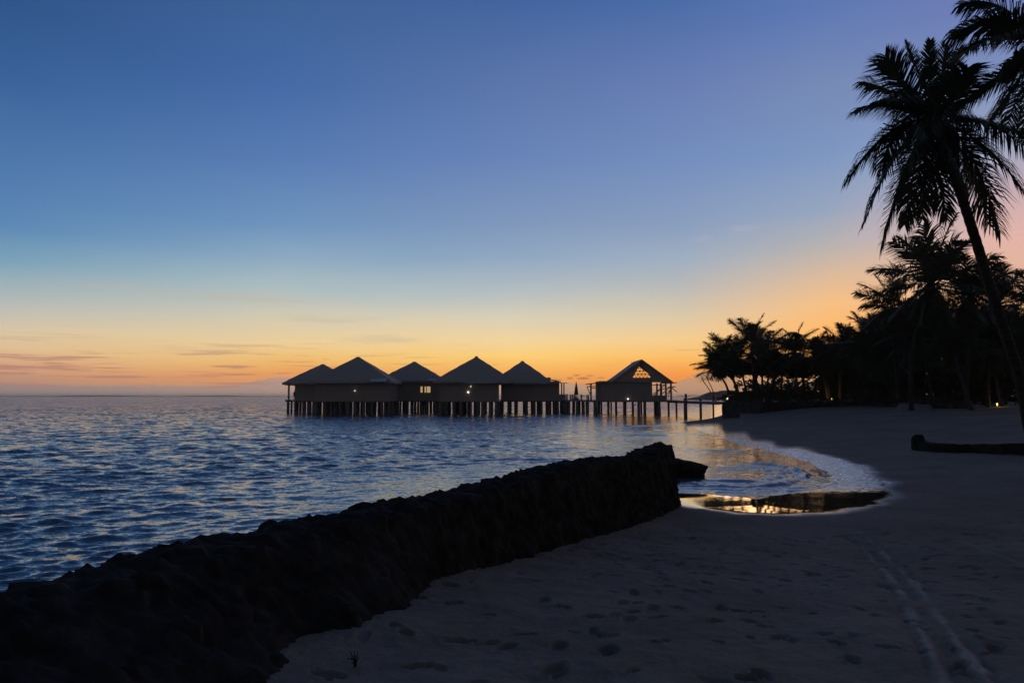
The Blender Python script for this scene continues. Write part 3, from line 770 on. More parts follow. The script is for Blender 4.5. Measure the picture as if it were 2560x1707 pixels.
terrace_deck()
def boardwalk():
    a = at(1679, 1003, 124.0); b = onz(1812, 1043, .35); b = Vector((b.x, b.y - .2, 0))
    root = empty('boardwalk', (a.x, a.y, 0)); tag(root, 'narrow timber footbridge from the pavilion to the stone sea wall on shore', 'boardwalk')
    d = Vector((b.x-a.x, b.y-a.y, 0)); L = d.length; d.normalize(); n = Vector((-d.y, d.x, 0))
    root.rotation_euler = (0, 0, math.atan2(d.y, d.x))
    z = FLOOR - .08
    m = MB(); m.box(0, L, -.9, .9, z-.1, z); 
    m.build('deck', M['timber'], root)
    for s in (-.75, .75):
        m = MB(); m.box(.02, L-.02, s-.08, s+.08, z-.36, z-.103); m.build('beam', M['pile'], root)
    f = .46
    for (q, s, top, rr) in ((f-.012, -1.05, z+.42, .17), (f+.018, -1.08, z+1.05, .18), (f+.02, 1.05, z+.3, .18), (.70, 1.05, z+.95, .13)):
        pile_mb(L*q, s, top, rr).build('post', M['pile'], root, True)
    m = MB(); zr = z + .86
    pts = [(L*x_, 1.05, zr - .12*math.sin(math.pi*((x_*3) % 1))) for x_ in np.linspace(0, 1, 25)]
    m.tube(pts, .03, 6); m.build('railing_rope', M['timber'], root)
    for q in (.995,):
        p_ = MB(); p_.box(L*q-.15, L*q+.05, -1.2, -1.0, z, z+.35)
        p_.build('end_post', M['timber'], root)
    e = empty('pier_lamp', (b.x + .3, b.y - .25, z)); tag(e, 'small warm lamp at the shore end of the timber footbridge', 'lamp')
    m = MB(); m.box(-.12, .12, -.12, .12, 0, .3); m.build('lamp_post', M['timber'], e)
    m = MB(); m.box(-.13, .13, -.13, .13, .303, .52); m.build('lamp_glass', M['lamp'], e)
boardwalk()

# ------------------------------------------------------------------ the person on the veranda
def person():
    x0, y0 = VERANDA; z0 = FLOOR
    J = {'pelvis': (0,0,.92), 'belly': (0,0,1.05), 'chest': (0,.02,1.25), 'neck': (0,0,1.43), 'skull': (0,-.02,1.55), 'crown': (0,-.01,1.63),
         'hipL': (-.09,0,.88), 'kneeL': (-.10,-.02,.48), 'ankleL': (-.11,.02,.07), 'toeL': (-.12,-.14,.03),
         'hipR': (.09,0,.88), 'kneeR': (.12,-.03,.48), 'ankleR': (.14,.02,.07), 'toeR': (.16,-.14,.03),
         'shL': (-.17,.01,1.37), 'elL': (-.24,.0,1.12), 'wrL': (-.22,-.12,.9), 'haL': (-.215,-.15,.82),
         'shR': (.17,.01,1.37), 'elR': (.32,-.04,1.20), 'wrR': (.26,-.18,1.38), 'haR': (.25,-.22,1.45)}
    E = [('pelvis','belly'),('belly','chest'),('chest','neck'),('neck','skull'),('skull','crown'),('pelvis','hipL'),('hipL','kneeL'),('kneeL','ankleL'),('ankleL','toeL'),
         ('pelvis','hipR'),('hipR','kneeR'),('kneeR','ankleR'),('ankleR','toeR'),('chest','shL'),('shL','elL'),('elL','wrL'),('wrL','haL'),('chest','shR'),('shR','elR'),('elR','wrR'),('wrR','haR')]
    rad = dict(pelvis=.14, belly=.13, chest=.15, neck=.055, skull=.095, crown=.075, hipL=.09, hipR=.09, kneeL=.058, kneeR=.058, ankleL=.04, ankleR=.04, toeL=.03, toeR=.03,
               shL=.06, shR=.06, elL=.042, elR=.042, wrL=.03, wrR=.03, haL=.026, haR=.026)
    for s, sg in (('L', -1), ('R', 1)):
        hx = np.array(J['ha'+s]); w = np.array(J['wr'+s]); d = (hx-w)/np.linalg.norm(hx-w)
        for i, (o, l) in enumerate(((-.03,.07),(-.01,.085),(.01,.08),(.03,.06))):
            J[f'f{s}{i}'] = tuple(hx + d*l + np.array((o, .01, 0))); rad[f'f{s}{i}'] = .009; E.append(('ha'+s, f'f{s}{i}'))
        J['t'+s] = tuple(w + d*.06 + np.array((-sg*.05, -.02, 0))); rad['t'+s] = .01; E.append(('wr'+s, 't'+s))
    names = list(J); me = bpy.data.meshes.new('person')
    me.from_pydata([J[n] for n in names], [(names.index(a), names.index(b)) for a, b in E], [])
    o = bpy.data.objects.new('person', me); COL.objects.link(o); o.location = (x0, y0, z0 - .0); o.rotation_euler = (0, 0, R(25))
    sm = o.modifiers.new('skin', 'SKIN'); sm.use_smooth_shade = True
    for i, n in enumerate(names):
        sv = me.skin_vertices[0].data[i]; sv.radius = (rad[n], rad[n]*(.72 if n in ('pelvis','belly','chest') else 1))
        sv.use_root = (n == 'pelvis')
    sub = o.modifiers.new('subsurf', 'SUBSURF'); sub.levels = 1; sub.render_levels = 1
    me.materials.append(M['skin'])
    tag(o, 'person in dark clothes standing with one hand raised on the leftmost veranda', 'person')
    h = MB(); bm = bmesh.new(); bmesh.ops.create_icosphere(bm, subdivisions=2, radius=.108)
    hm = bpy.data.meshes.new('hair'); bm.to_mesh(hm); bm.free(); hm.materials.append(M['cloth'])
    ho = bpy.data.objects.new('hair', hm); COL.objects.link(ho); ho.parent = o; ho.location = (0, .02, 1.60); ho.scale = (.92, 1, .85)
    m = MB(); m.tube([(0,0,.55),(0,0,.8),(0,0,.95),(0,0,1.1),(0,0.01,1.28),(0,0.01,1.40)], [.24,.22,.19,.17,.2,.1], 14); m.build('dress', M['cloth'], o, True)
person()

# ------------------------------------------------------------------ sea wall and hedge under the trees
def strip_wall(name, pts, z0f, z1f, thick, matn, seed, label, cat, rough=.12, nz=14, step=.25):
    pl = [Vector((p[0], p[1], 0)) for p in pts]
    S = [0]
    for a, b in zip(pl[:-1], pl[1:]): S.append(S[-1] + (b-a).length)
    s = np.arange(0, S[-1] + step, step); X = np.interp(s, S, [p.x for p in pl]); Y = np.interp(s, S, [p.y for p in pl])
    T = np.stack([np.gradient(X), np.gradient(Y)], -1); T /= np.linalg.norm(T, axis=1, keepdims=True); N = np.stack([-T[:,1], T[:,0]], -1)
    prof = [(0, 0), (0, .3), (0, .7), (.02, .96), (.10, 1), (.5, 1.02), (.9, 1), (.98, .96), (1, .6), (1, 0)]
    ql = np.linspace(0, 1, nz*2); dl = np.linspace(0, 1, len(prof))
    po = np.interp(ql, dl, [q[0] for q in prof]); pz = np.interp(ql, dl, [q[1] for q in prof])
    P = np.zeros((len(s), len(ql), 3)); zz0 = z0f(s/S[-1], X, Y); zz1 = z1f(s/S[-1], X, Y)
    for j in range(len(ql)):
        P[:, j, 0] = X + N[:,0]*thick*po[j]; P[:, j, 1] = Y + N[:,1]*thick*po[j]; P[:, j, 2] = zz0 + (zz1-zz0)*pz[j]
    c0 = P[0].mean(0); c1 = P[-1].mean(0)
    P = np.concatenate([(c0 + (P[0]-c0)*.02)[None], (c0 + (P[0]-c0)*.6)[None], P, (c1 + (P[-1]-c1)*.6)[None], (c1 + (P[-1]-c1)*.02)[None]], 0)
    X_, Y_, Z_ = P[...,0], P[...,1], P[...,2]
    for ax in range(3):
        P[..., ax] += rough*(vnoise(X_*1.3, Y_*1.3, Z_*1.3, seed+ax) + .6*vnoise(X_*3.7, Y_*3.7, Z_*3.7, seed+5+ax))
    o = grid_mesh(name, P, M[matn], False); tag(o, label, cat); return o
strip_wall('sea_wall', seawall_line, lambda t, x, y: -.3 + 0*x, lambda t, x, y: 2.30 + .1*t, 1.2, 'wallstone', 31, 'dark stone sea wall under the palms, from the footbridge landing along the upper beach', 'wall', .10)
lp = [hit(px, py) for px, py in ((2292,1126), (2330,1131), (2420,1133), (2500,1136), (2600,1141), (2720,1150))]
strip_wall('low_wall', [(p.x, p.y) for p in lp], lambda t, x, y: terrain_z(x, y, False) - .15, lambda t, x, y: terrain_z(x, y, False) + .45 - .07*np.sin(t*7), .5, 'rock', 61, 'low dark stone wall half buried in sand near the right edge', 'wall', .05, 10, .06)
p = hit(2306, 1124); rock('rock_block', (p.x, p.y + .35, p.z + .28), (.27, .25, .42), 14, 'upright dark stone block at the left end of the low wall')

# ------------------------------------------------------------------ palms
def frond_mesh(m, p0, p1, p2, n, ll, hang, w, twist=0, start=.10, roll=0):
    """a feather leaf along a curve with drooping leaflets"""
    p0, p1, p2 = (np.array(p, float) for p in (p0, p1, p2))
    L = np.linalg.norm(p1-p0) + np.linalg.norm(p2-p1)
    ts = np.linspace(0, 1, 12)
    pts = [(1-t)**2*p0 + 2*t*(1-t)*p1 + t*t*p2 for t in ts]
    m.tube(pts, [L*.0085*(1-.8*t)+.004 for t in ts], 5)
    side_ref = np.cross(p2-p0, (0, 0, 1)); ln = np.linalg.norm(side_ref)
    if ln < .15*L: side_ref = np.array((1.0, 0, 0))
    side_ref = side_ref/np.linalg.norm(side_ref)
    if roll:
        ax = (p2-p0)/np.linalg.norm(p2-p0); side_ref = side_ref*math.cos(roll) + np.cross(ax, side_ref)*math.sin(roll) + ax*np.dot(ax, side_ref)*(1-math.cos(roll))
    for i in range(n):
        t = start + (1-start)*(i+.5)/n
        c = (1-t)**2*p0 + 2*t*(1-t)*p1 + t*t*p2
        d = 2*(1-t)*(p1-p0) + 2*t*(p2-p1); d /= np.linalg.norm(d)
        s0 = np.cross(d, np.cross(side_ref, d)); s0 /= np.linalg.norm(s0) + 1e-9
        up = np.cross(s0, d); up = up if up[2] > 0 else -up
        prof = min(1, .45 + 2.2*t)*(1 if t < .72 else 1-.62*(t-.72)/.28)
        for sg in (-1, 1):
            if random.random() < .05: continue
            l = ll*prof*random.uniform(.82, 1.12)
            fw = .42 + .75*t + random.gauss(0, .07)
            h1 = hang*random.uniform(.7, 1.25)
            d1 = s0*sg*(1-.25*t) + d*fw + up*(.28 + twist) + np.array((random.gauss(0,.09), random.gauss(0,.09), -h1*.45 + random.gauss(0,.09))); d1 /= np.linalg.norm(d1)
            d2 = d1 + np.array((0, 0, -h1*1.25)); d2 /= np.linalg.norm(d2)
            b = c + d*random.gauss(0, .3*L/n)
            q1 = b + d1*l*.5; q2 = q1 + d2*l*.5
            ww = np.cross(d1, up + s0*sg*.6); ww /= np.linalg.norm(ww) + 1e-9
            w0 = w*random.uniform(.85, 1.15)
            k = len(m.v)
            m.v += [tuple(b-ww*w0*.5), tuple(b+ww*w0*.5), tuple(q1-ww*w0*.55), tuple(q1+ww*w0*.55), tuple(q2)]
            m.f += [(k, k+1, k+3, k+2), (k+2, k+3, k+4)]
def trunk_mb(pts, r0, r1, seed=0):
    """pts from base to crown; smooth curve, flared base, ring scars"""
    P = [Vector(p) for p in pts]; q = []
    for i in range(len(P)-1):
        a, b, c, d = P[max(i-1,0)], P[i], P[i+1], P[min(i+2,len(P)-1)]
        for j in range(14):
            t = j/14; q.append(.5*((2*b) + (c-a)*t + (2*a-5*b+4*c-d)*t*t + (3*b-a-3*c+d)*t**3))
    q.append(P[-1]); n = len(q)
    rad = [(r0 + (r1-r0)*i/(n-1))*(1 + .05*math.sin(i*2.1+seed)) + (r0*.45*max(0, 1-i/5)) for i in range(n)]
    m = MB(); m.tube(q, rad, 10); return m
PG = 'coconut palms along the beach'
def spray(m, c, n, L, ll, nl, w, hang, e_lo=-60, e_hi=85, rnd=None):
    """a generic crown: fronds in a golden angle spiral, upright ones short, old ones hanging"""
    c = np.array(c, float); a0 = random.random()*6.28
    for i in range(n):
        t = (i+.5)/n
        e = R(e_hi + (e_lo-e_hi)*t**1.15 + random.gauss(0, 7)); a = a0 + i*2.39996 + random.gauss(0, .2)
        l = L*random.uniform(.82, 1.1)*(.72 + .5*math.sin(math.pi*min(1, .25+t*.8)))
        d = np.array((math.cos(a)*math.cos(e), math.sin(a)*math.cos(e), math.sin(e)))
        p1 = c + d*l*.55
        e2 = e - R(22 + 34*random.random())*(1-.3*t)
        d2 = np.array((math.cos(a)*math.cos(e2), math.sin(a)*math.cos(e2), math.sin(e2)))
        frond_mesh(m, c, p1, p1 + d2*l*.55, nl, ll, hang, w, roll=random.uniform(-.7, .7))
def far_palm(cpx, cpy, D, rad_px, base_px, label, n=22, nl=26, hang=.38, mid=None, e_lo=-60, leaf='leaf', rt=.15):
    if cpx < 2060: e_lo = -32
    k = D/F; c = at(cpx, cpy, D); b = at(base_px[0], base_px[1], D - (base_px[2] if len(base_px) > 2 else 0))
    g = float(terrain_z(b.x, b.y, False)); root = empty('palm_tree', (b.x, b.y, g)); tag(root, label, 'palm tree', PG)
    rel = lambda p: (p[0]-b.x, p[1]-b.y, p[2]-g)
    cr = rel(c); bend = (cr[0]*.35 + random.gauss(0,.2), cr[1]*.4, cr[2]*.5)
    if mid: bend = rel(at(mid[0], mid[1], D))
    trunk_mb([(0,0,-.3), bend, cr], rt*1.15, rt*.75, random.random()*9).build('trunk', M['bark'], root, True)
    m = MB(); L = rad_px*k*.92
    spray(m, cr, n, L, L*.42, nl, L*.023, hang, e_lo)
    m.build('crown', M[leaf], root)
    m = MB()
    for i in range(7):
        a = i*.9+random.random(); rr = .16+.09*random.random()
        m.tube([(cr[0]+math.cos(a)*.26, cr[1]+math.sin(a)*.26, cr[2]-.34-rr), (cr[0]+math.cos(a)*.3, cr[1]+math.sin(a)*.3, cr[2]-.34), (cr[0]+math.cos(a)*.26, cr[1]+math.sin(a)*.26, cr[2]-.34+rr)], [.04, .13, .04], 7)
    m.build('coconuts', M['bark'], root, True)
    return root
# distances grow towards the pier
FP = [
 (1810,905, 97, 64, (1846,1004), 'leftmost coconut palm of the grove, leaning out over the sea wall by the footbridge', 24),
 (1790,925, 99, 56, (1825,1004), 'short drooping palm low beside the footbridge landing, fronds spilling over the water', 20),
 (1846,900, 104, 56, (1872,1004), 'squat palm just right of the leftmost leaning palm', 20),
 (1879,858, 94, 66, (1890,1004), 'slim palm with a star shaped crown standing clear above the left of the grove', 17),
 (1925,915, 98, 58, (1915,1004), 'low full palm to the right of the slim star shaped one', 20),
 (1988,880, 92, 66, (1996,1003), 'bushy upright palm in the middle of the left grove', 24),
 (2044,893, 90, 56, (2070,1002), 'palm with a ragged flat crown right of the bushy upright palm', 20),
 (2108,876, 90, 66, (2100,1002), 'palm with one tall spear of new leaves, left of the broad leaning crowns', 20),
 (2165,868, 84, 84, (2196,1024), 'broad palm with upright fronds in front of the grove, its foot on the sand', 26),
 (2228,770, 74, 88, (2250,1010), 'palm with a broken bare spear top and a frond arching far to the left', 20),
 (2334,712, 62, 146, (2278,1022), 'large feathery palm directly under the tall leaning palm', 28),
 (2425,738, 64, 112, (2416,1034), 'dense dark palm crossed by the leaning trunk', 30),
 (2500,762, 70, 92, (2470,1030), 'palm with fine light fronds showing right of the leaning trunk', 22),
 (2585,768, 60, 100, (2600,1040), 'palm at the right edge whose fronds enter the picture', 24),
 (2290,842, 72, 96, (2330,1018), 'shaggy mid height palm below the large feathery palm', 24),
 (2385,858, 68, 100, (2432,1050,8), 'mid height palm behind the sandy clearing, trunk on the open sand', 24),
 (2480,870, 72, 96, (2505,1028), 'dark palm low behind the leaning trunk at the right', 24),
 (2215,890, 82, 86, (2240,1012), 'full low palm filling the grove below the broken topped palm', 24),
 (2555,880, 76, 96, (2560,1026), 'low palm at the far right behind the sandy clearing', 22),
 (1955,930, 100, 56, (1948,1003), 'small young palm at the back of the left grove', 18),
 (2065,935, 96, 60, (2030,1003), 'young palm with hanging fronds above the garden lamp', 18),
]
for f in FP: far_palm(*f[:4], f[4], f[5], f[6], nl=40)

BACK = [(1905,890,104),(2085,905,105),(2140,895,100),(2190,850,96),(2260,830,92),(2310,840,90),(2370,835,92),(2440,830,90),(2520,830,88),(2130,930,104),(2300,880,96),(2420,880,94),(2580,840,86)]
for bx, by, bd in BACK: far_palm(bx, by, bd, 76, (bx + random.uniform(-12, 12), 1008), 'dark palm deep in the grove, half merged with the crowns around it', 24, nl=36)

# tall leaning palm in front, frond by frond
def near_palm(name_label, D, centre, trunk, fronds, ll, w, n_leaf, depth_fill=10, dry=(), r=(.21, .15)):
    c = at(centre[0], centre[1], D)
    tr = [at(px, py, D + dd) for px, py, dd in trunk]
    b = tr[0].copy(); g = float(terrain_z(b.x, b.y, False)); root = empty('palm_tree', (b.x, b.y, g)); tag(root, name_label, 'palm tree', PG)
    rel = lambda p: np.array((p[0]-b.x, p[1]-b.y, p[2]-g))
    pts = [rel(q) for q in tr] + [rel(c)]; pts[0][2] = -.4
    trunk_mb(pts, r[0], r[1]).build('trunk', M['bark'], root, True)
    C_ = rel(c)
    for i, f in enumerate(fronds):
        (mx, my), (tx, ty), dm, dt, hang, lf = f
        p1 = rel(at(mx, my, D+dm)); p2 = rel(at(tx, ty, D+dt))
        m = MB(); st_ = abs(p2[2]-C_[2])/max(np.linalg.norm(p2-C_), .1); hang = hang*(1 - .62*st_*(p2[2] < C_[2])); frond_mesh(m, C_ + np.array((random.gauss(0,.06), random.gauss(0,.06), random.gauss(0,.12))), p1, p2, n_leaf, ll*lf, hang, w, roll=(random.choice((-1, 1))*random.uniform(.5, 1.3)*st_ if p2[2] < C_[2] else random.uniform(-.5, .5)))
        m.build('frond', M['dryleaf' if i in dry else 'leaf'], root)
    for i in range(9):
        a = i*.7; m = MB(); x, y, z = C_ + np.array((math.cos(a)*.33, math.sin(a)*.33, -.45-.12*(i % 3)))
        m.tube([(x,y,z-.15),(x,y,z-.07),(x,y,z+.07),(x,y,z+.15)], [.04,.12,.12,.04], 8); m.build('coconut', M['bark'], root, True)
    return root
TALL = [  # control point, tip (photo pixels), depth offsets, hang, leaflet length factor
 ((2300,190),(2268,112),  .3, .6, .15, .55), ((2318,200),(2326,102), 0, .1, .05, .40), ((2352,190),(2364,112), -.2, -.4, .1, .5), ((2372,200),(2398,124), .4, .9, .15, .6),
 ((2262,205),(2212,140), -.4, -.8, .35, .85), ((2240,225),(2160,205), .5, .8, .5, .95), ((2240,190),(2190,165), 1, 1.8, .4, .85), ((2390,210),(2420,170), -.9, -1.6, .4, .85),
 ((2400,220),(2425,215), 1.2, 2.0, .6, .9), ((2225,230),(2138,280), -.5, -1, .75, .8), ((2255,245),(2190,255), -1.3, -2.2, .7, .9),
 ((2225,280),(2118,450), .3, .2, 1.1, 1.0), ((2255,300),(2160,560), -.6, -.9, 1.2, .9), ((2220,300),(2205,430), 1.2, 2.0, 1.2, .9),
 ((2275,330),(2204,612), .2, -.2, 1.3, 1.1), ((2290,360),(2262,560), -1.0, -1.5, 1.3, 1.0), ((2305,380),(2306,548), -.5, -.3, 1.2, .8), ((2335,400),(2368,548), -.9, -.9, 1.2, .8),
 ((2320,390),(2262,562), 1.0, 1.2, 1.3, .9), ((2370,360),(2420,480), -1.6, -2.2, 1.3, 1.0), ((2420,285),(2562,335), -.3, -.4, 1.0, .85), ((2460,270),(2590,390), .7, 1.0, 1.1, .9),
 ((2460,325),(2566,490), .2, .0, 1.2, 1.05), ((2440,350),(2500,582), -.5, -.9, 1.25, 1.1), ((2420,360),(2470,560), .9, 1.1, 1.3, 1.0), ((2400,330),(2400,470), 1.6, 2.3, 1.3, 1.0),
 ((2340,250),(2330,330), -1.9, -2.9, 1.0, .95), ((2300,290),(2270,420), -1.7, -2.6, 1.2, 1.0), ((2280,240),(2250,330), 1.8, 2.8, 1.0, .95), ((2370,235),(2400,290), 1.8, 2.8, .9, .9),
 ((2290,330),(2235,500), .8, 1.0, 1.25, 1.0), ((2355,380),(2330,520), 1.3, 1.6, 1.2, .9),
]
near_palm('tallest palm, its long curved trunk leaning in from the right edge', 21.0, (2342,300),
          [(2590,1085,3.2), (2552,960,2.4), (2512,830,1.6), (2470,700,.9), (2436,590,.4), (2400,480,.1), (2368,390,0)], TALL, 1.1, .038, 72, r=(.165,.115))
SEC = [
 ((2500,20),(2374,88), 0, .2, .9, 1.0), ((2520,60),(2412,128), -.5, -.9, .9, 1.0), ((2500,-30),(2402,12), .4, .8, .6, .9), ((2540,120),(2500,190), -.4, -.7, 1.1, .95),
 ((2500,170),(2376,282), .3, .5, .9, .75), ((2540,200),(2482,290), .6, 1.0, 1.2, .85), ((2560,190),(2520,310), -.5, -.8, 1.2, 1.0), ((2600,220),(2570,340), 0, .2, 1.2, 1.0),
 ((2560,-80),(2500,-130), 0, 0, .4, .9), ((2680,-120),(2760,-160), 0, 0, .5, 1), ((2760,10),(2880,80), .2, .4, .9, 1), ((2760,130),(2860,300), -.3, -.5, 1.1, 1), ((2650,-100),(2640,-180), .4, .8, .3, .9),
 ((2700,200),(2760,360), .4, .6, 1.2, 1), ((2640,220),(2660,380), .5, .9, 1.2, 1), ((2650,40),(2660,80), -1.6, -2.6, .9, 1), ((2620,20),(2600,60), 1.6, 2.6, .9, 1), ((2550,90),(2460,50), .9, 1.8, .7, .9),
]
near_palm('palm beyond the top right corner, its long fronds hanging into the picture', 17.0, (2625,110),
          [(2790,1110,1.5), (2760,800,.9), (2700,450,.4), (2650,220,.1)], SEC, .9, .038, 70, r=(.2,.14))

# ------------------------------------------------------------------ shrubs and undergrowth
def leaf_cloud(m, c, rad, n, size, gap=.35, seed=0):
    c = np.array(c); rad = np.array(rad)
    k = 0
    nc = 16; cl = [(np.array((random.gauss(0,.5), random.gauss(0,.5), random.gauss(0,.45))), random.uniform(.22,.5)) for _ in range(nc)]
    for _ in range(n):
        q, s = random.choice(cl)
        p = q + np.array((random.gauss(0,1), random.gauss(0,1), random.gauss(0,1)))*s*.55
        if np.linalg.norm(p) > 1.15: continue
        p = c + p*rad; p[2] = max(p[2], c[2]-rad[2]+.02)
        a = np.array((random.gauss(0,1), random.gauss(0,1), random.gauss(0,.6))); a /= np.linalg.norm(a)
        b = np.cross(a, (random.gauss(0,1), random.gauss(0,1), random.gauss(0,1))); b /= np.linalg.norm(b)+1e-9
        s_ = size*random.uniform(.6, 1.4); i = len(m.v)
        m.v += [tuple(p-a*s_), tuple(p+b*s_*.35), tuple(p+a*s_), tuple(p-b*s_*.35)]; m.f.append((i, i+1, i+2, i+3))
def shrub(px, py, D, rx, rz, label, n=900, size=.16):
    k = D/F; c = at(px, py, D); g = float(terrain_z(c.x, c.y, False))
    root = empty('shrub', (c.x, c.y, g)); tag(root, label, 'shrub', 'shrubs among the palm trunks')
    h = max(.6, c.z - g)
    for i in range(4):
        m = MB(); a = i*1.6; m.tube([(0,0,-.1), (math.cos(a)*rx*k*.25, math.sin(a)*rx*k*.25, h*.5), (math.cos(a)*rx*k*.5, math.sin(a)*rx*k*.5, h)], [.07,.05,.02], 6); m.build('stem', M['bark'], root)
    m = MB(); leaf_cloud(m, (0,0,h), (rx*k, rx*k*.8, rz*k), n, size); m.build('foliage', M['shrub'], root)
SH = [(1838,996,96,26,9,'small shrub closest to the footbridge landing'),(1885,995,100,34,11,'rounded shrub below the slim star shaped palm'),(1955,994,97,34,12,'shrub under the small young palm'),
 (2010,994,96,36,13,'shrub under the bushy upright palm, pale sky glinting above it'),(2075,965,99,38,44,'shrub behind the garden lamp'),(2135,955,92,44,52,'tall shrub left of the broad front palm'),
 (2200,955,90,44,60,'shrub right of the broad front palm'),(2260,950,84,46,66,'tall shrub under the broken topped palm'),(2330,955,82,50,60,'shrub under the large feathery palm'),
 (2400,950,80,50,66,'shrub behind the trunks by the sandy clearing'),(2470,940,80,52,70,'tall shrub left of the leaning trunk foot'),(2545,935,80,60,76,'tall shrub at the right edge behind the leaning trunk')]
for s in SH: shrub(*s, n=1500, size=.26)
def beach_tree(px, py, D, rx, rz, base, label):
    k = D/F; c = at(px, py, D); b = at(base, 1003, D); g = float(terrain_z(b.x, b.y, False))
    root = empty('beach_tree', (b.x, b.y, g)); tag(root, label, 'tree', 'broadleaf trees between the palms')
    cx, cy, cz = c.x-b.x, c.y-b.y, c.z-g
    m = MB(); m.tube([(0,0,-.3), (cx*.25,0,cz*.35), (cx*.7,0,cz*.75), (cx,0,cz)], [.26,.2,.15,.07], 8)
    for i in range(5):
        a = i*1.3; m.tube([(cx*.6,0,cz*.62), (cx+math.cos(a)*rx*k*.4, math.sin(a)*rx*k*.4, cz+.1), (cx+math.cos(a)*rx*k*.75, math.sin(a)*rx*k*.7, cz+rz*k*.35)], [.11,.07,.03], 6)
    m.build('trunk', M['bark'], root, True)
    m = MB()
    for dx, dz, f in ((-.5, -.1, .62), (.45, -.05, .66), (0, .25, .75)): leaf_cloud(m, (cx+dx*rx*k, random.gauss(0,.4), cz+dz*rz*k), (rx*k*f, rx*k*f*.8, rz*k*f), 1500, .23)
    m.build('crown', M['shrub'], root)
for q in ((1822,921,95,46,34,1850,'round crowned tree at the left end of the grove, nearest the footbridge'), (1885,919,97,44,34,1898,'round crowned tree under the slim star shaped palm'), (1945,917,98,46,38,1925,'spreading tree with two bare stems left of the bushy upright palm'),
          (2005,917,97,46,40,2012,'spreading tree right behind the bushy upright palm'), (2062,918,95,46,42,2052,'tree with a dense crown above the bright garden lamp')): beach_tree(*q)
m = MB()
for px in range(1850, 2720, 26):                                     # far dark thicket that closes the grove
    D = random.uniform(112, 150) if px > 2065 else random.uniform(148, 165); top = np.interp(px, [1830, 1900, 2060, 2075, 2200, 2300, 2400, 2700], [972, 965, 962, 900, 860, 835, 800, 790])
    y = 1000
    while y > top:
        c = at(px + random.gauss(0,6), y, D); leaf_cloud(m, c, (34*D/F, 3, 24*D/F), 330, .5); y -= 30
o = m.build('undergrowth', M['shrub']); tag(o, 'dense dark thicket filling the back of the palm grove', 'undergrowth', kind='stuff')
# hedge on top of the sea wall
hp = MB(); pl = seawall_line
for (x0, y0), (x1, y1) in zip(pl[:-1], pl[1:]):
    L = math.hypot(x1-x0, y1-y0); n = int(L/1.1)
    for i in range(n):
        t = (i+random.random())/n; leaf_cloud(hp, (x0+(x1-x0)*t, y0+(y1-y0)*t+.7, 2.42+.2), (1.0, .7, .42), 110, .15)
o = hp.build('hedge', M['shrub']); tag(o, 'low clipped hedge growing along the top of the sea wall', 'hedge')

# garden lamps
def garden_lamp(px, py, D, label, power, aim=None, colour=(1,.62,.2)):
    p = at(px, py, D); g = float(terrain_z(p.x, p.y, False))
    e = empty('garden_lamp', (p.x, p.y, g)); tag(e, label, 'lamp', 'garden lamps in the grove')
    h = max(.25, p.z - g)
    m = MB(); m.tube([(0,0,-.1),(0,0,h-.1)], .035, 8); m.build('stake', M['timber'], e)
    m = MB(); m.tube([(0,0,h-.098),(0,0,h-.02),(0,0,h+.1)], [.03,.055,.045], 10); m.build('lamp_glass', M['uplight'], e)
    l = bpy.data.lights.new('lamp_light', 'POINT'); l.energy = power; l.color = colour; l.shadow_soft_size = .1
    lo = bpy.data.objects.new('lamp_light', l); COL.objects.link(lo); lo.parent = e; lo.location = (0, -.25, h+.2)
    return e
garden_lamp(2080, 998, 89, 'bright yellow garden lamp lighting a thin trunk behind the sea wall', 28)
garden_lamp(2493, 1012, 70, 'tiny garden lamp in the dark grove at the right, over the lit strip of sand', 14)
# thin pale trunk by the bright lamp
b = at(2076, 996, 90.5); g = float(terrain_z(b.x, b.y, False)); root = empty('young_tree', (b.x, b.y, g)); tag(root, 'thin bare trunk lit yellow by the garden lamp', 'tree')
m = MB(); m.tube([(0,0,-.2),(-.12,0,.9),(-.3,0,2.2),(-.36,0,3.6)], [.1,.085,.07,.05], 8); m.build('trunk', M['bark'], root, True)
m = MB(); leaf_cloud(m, (-.36,0,4.0), (1.3,1.2,.8), 500, .22); m.build('crown', M['shrub'], root)

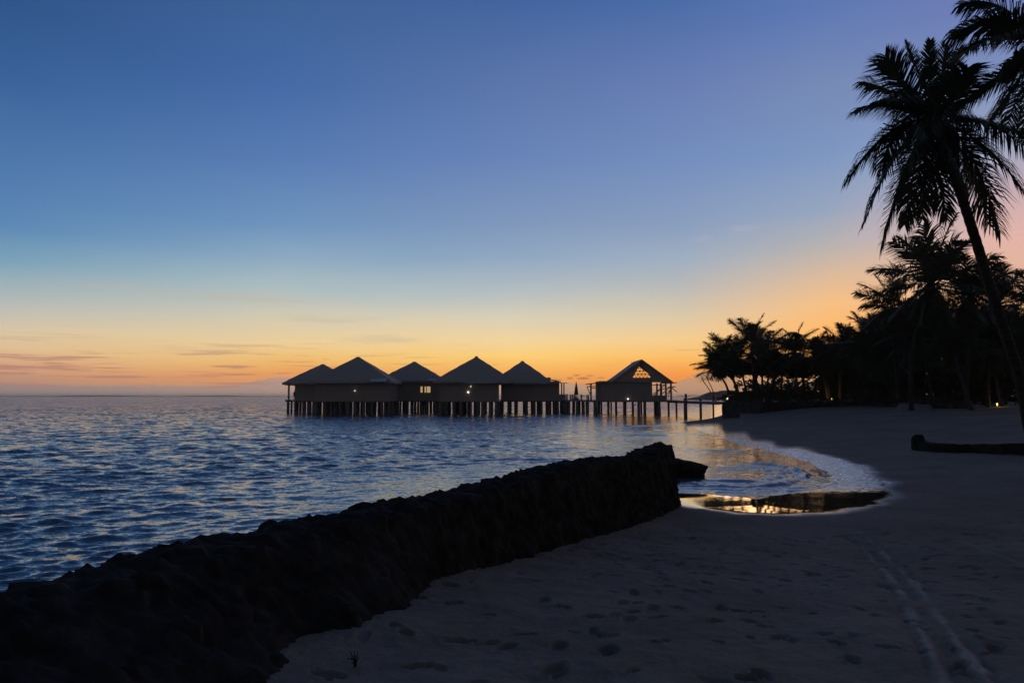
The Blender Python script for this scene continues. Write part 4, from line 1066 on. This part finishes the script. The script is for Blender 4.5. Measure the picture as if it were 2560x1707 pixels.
# ------------------------------------------------------------------ far land
def headland():
    D = 560.0; k = D/F
    xs = np.arange(1745, 2300, 2.0)
    top = np.interp(xs, [1745, 1768, 1785, 1805, 1830, 1870, 1940, 2300], [1001, 1000, 993, 984, 981, 983, 985, 985])
    P = np.zeros((len(xs), 12, 3))
    for i, (px, t) in enumerate(zip(xs, top)):
        zt = at(px, t, D).z + 2.4*vnoise(np.array([px*.12]), np.array([1.0]), seed=3)[0] + 1.5*vnoise(np.array([px*.5]), np.array([2.0]), seed=4)[0]
        zt = max(zt, .15)
        for j in range(12):
            f = j/11; P[i, j] = ((px-1280)*k*(1 + .0), D - 6 + 70*f, zt*math.sin(min(1, f*3.0+.001)*math.pi/2)*(1 if f < .6 else 1-(f-.6)) - .3*(j == 0))
    o = grid_mesh('headland', P, M['hill'], True); tag(o, kind='structure')
headland()
def islet():
    D = 5200.0; k = D/F
    xs = np.arange(-200, 1900, 8.0); P = np.zeros((len(xs), 5, 3))
    h = np.interp(xs, [-200, 100, 150, 220, 280, 330, 420, 430, 540, 560, 700, 1900], [5, 5, 8, 9, 7, 4, 3, 6, 8, 5, 3, 2])
    for i, px in enumerate(xs):
        z = h[i] + 2*vnoise(np.array([px*.05]), np.array([0.5]), seed=9)[0]
        for j, f in enumerate((0, .25, .5, .75, 1)): P[i, j] = ((px-1280)*k, D + 400*f, max(.2, z)*math.sin(f*math.pi) - 1*(f in (0, 1)))
    o = grid_mesh('far_island', P, M['hill'], True); tag(o, kind='structure')
islet()
for (b, c, lab) in (((1785,1000),(1757,951), 'thin leaning palm on the far headland, the left of the pair'), ((1788,999),(1768,946), 'thin leaning palm on the far headland, the right of the pair')):
    far_palm(c[0], c[1], 545.0, 14, b, lab, n=13, nl=10, rt=.35)

# ------------------------------------------------------------------ small plants on the sand
def sprig(px, py, label, h):
    p = hit(px, py); root = empty('beach_sprig', (p.x, p.y, float(terrain_z(p.x, p.y)))); tag(root, label, 'plant')
    m = MB()
    for i in range(5):
        a = random.random()*6.28; l = h*random.uniform(.5, 1); m.tube([(0,0,-.02), (math.cos(a)*l*.12, math.sin(a)*l*.12, l*.5), (math.cos(a)*l*.35, math.sin(a)*l*.35, l)], [.006,.004,.002], 5)
    m.build('stem', M['bark'], root)
    m = MB(); leaf_cloud(m, (0,0,h*.25), (.08,.08,h*.25), 26, .012); m.build('foliage', M['shrub'], root)
sprig(888, 1676, 'small dark upright sprig on the sand beside the foot of the rock groyne', .12)

# ------------------------------------------------------------------ sea air
def haze():
    m = bpy.data.materials.new('haze'); m.use_nodes = True; nt = m.node_tree; nt.nodes.clear()
    v = nt.nodes.new('ShaderNodeVolumePrincipled'); v.inputs['Color'].default_value = (.95, .93, .92, 1)
    v.inputs['Density'].default_value = HAZE; v.inputs['Anisotropy'].default_value = .8
    o = nt.nodes.new('ShaderNodeOutputMaterial'); nt.links.new(v.outputs[0], o.inputs['Volume'])
    mb = MB(); mb.box(-9600, 9600, -9600, 9600, -6, 24); h = mb.build('haze', m); tag(h, kind='stuff')
HAZE = .00012
haze()
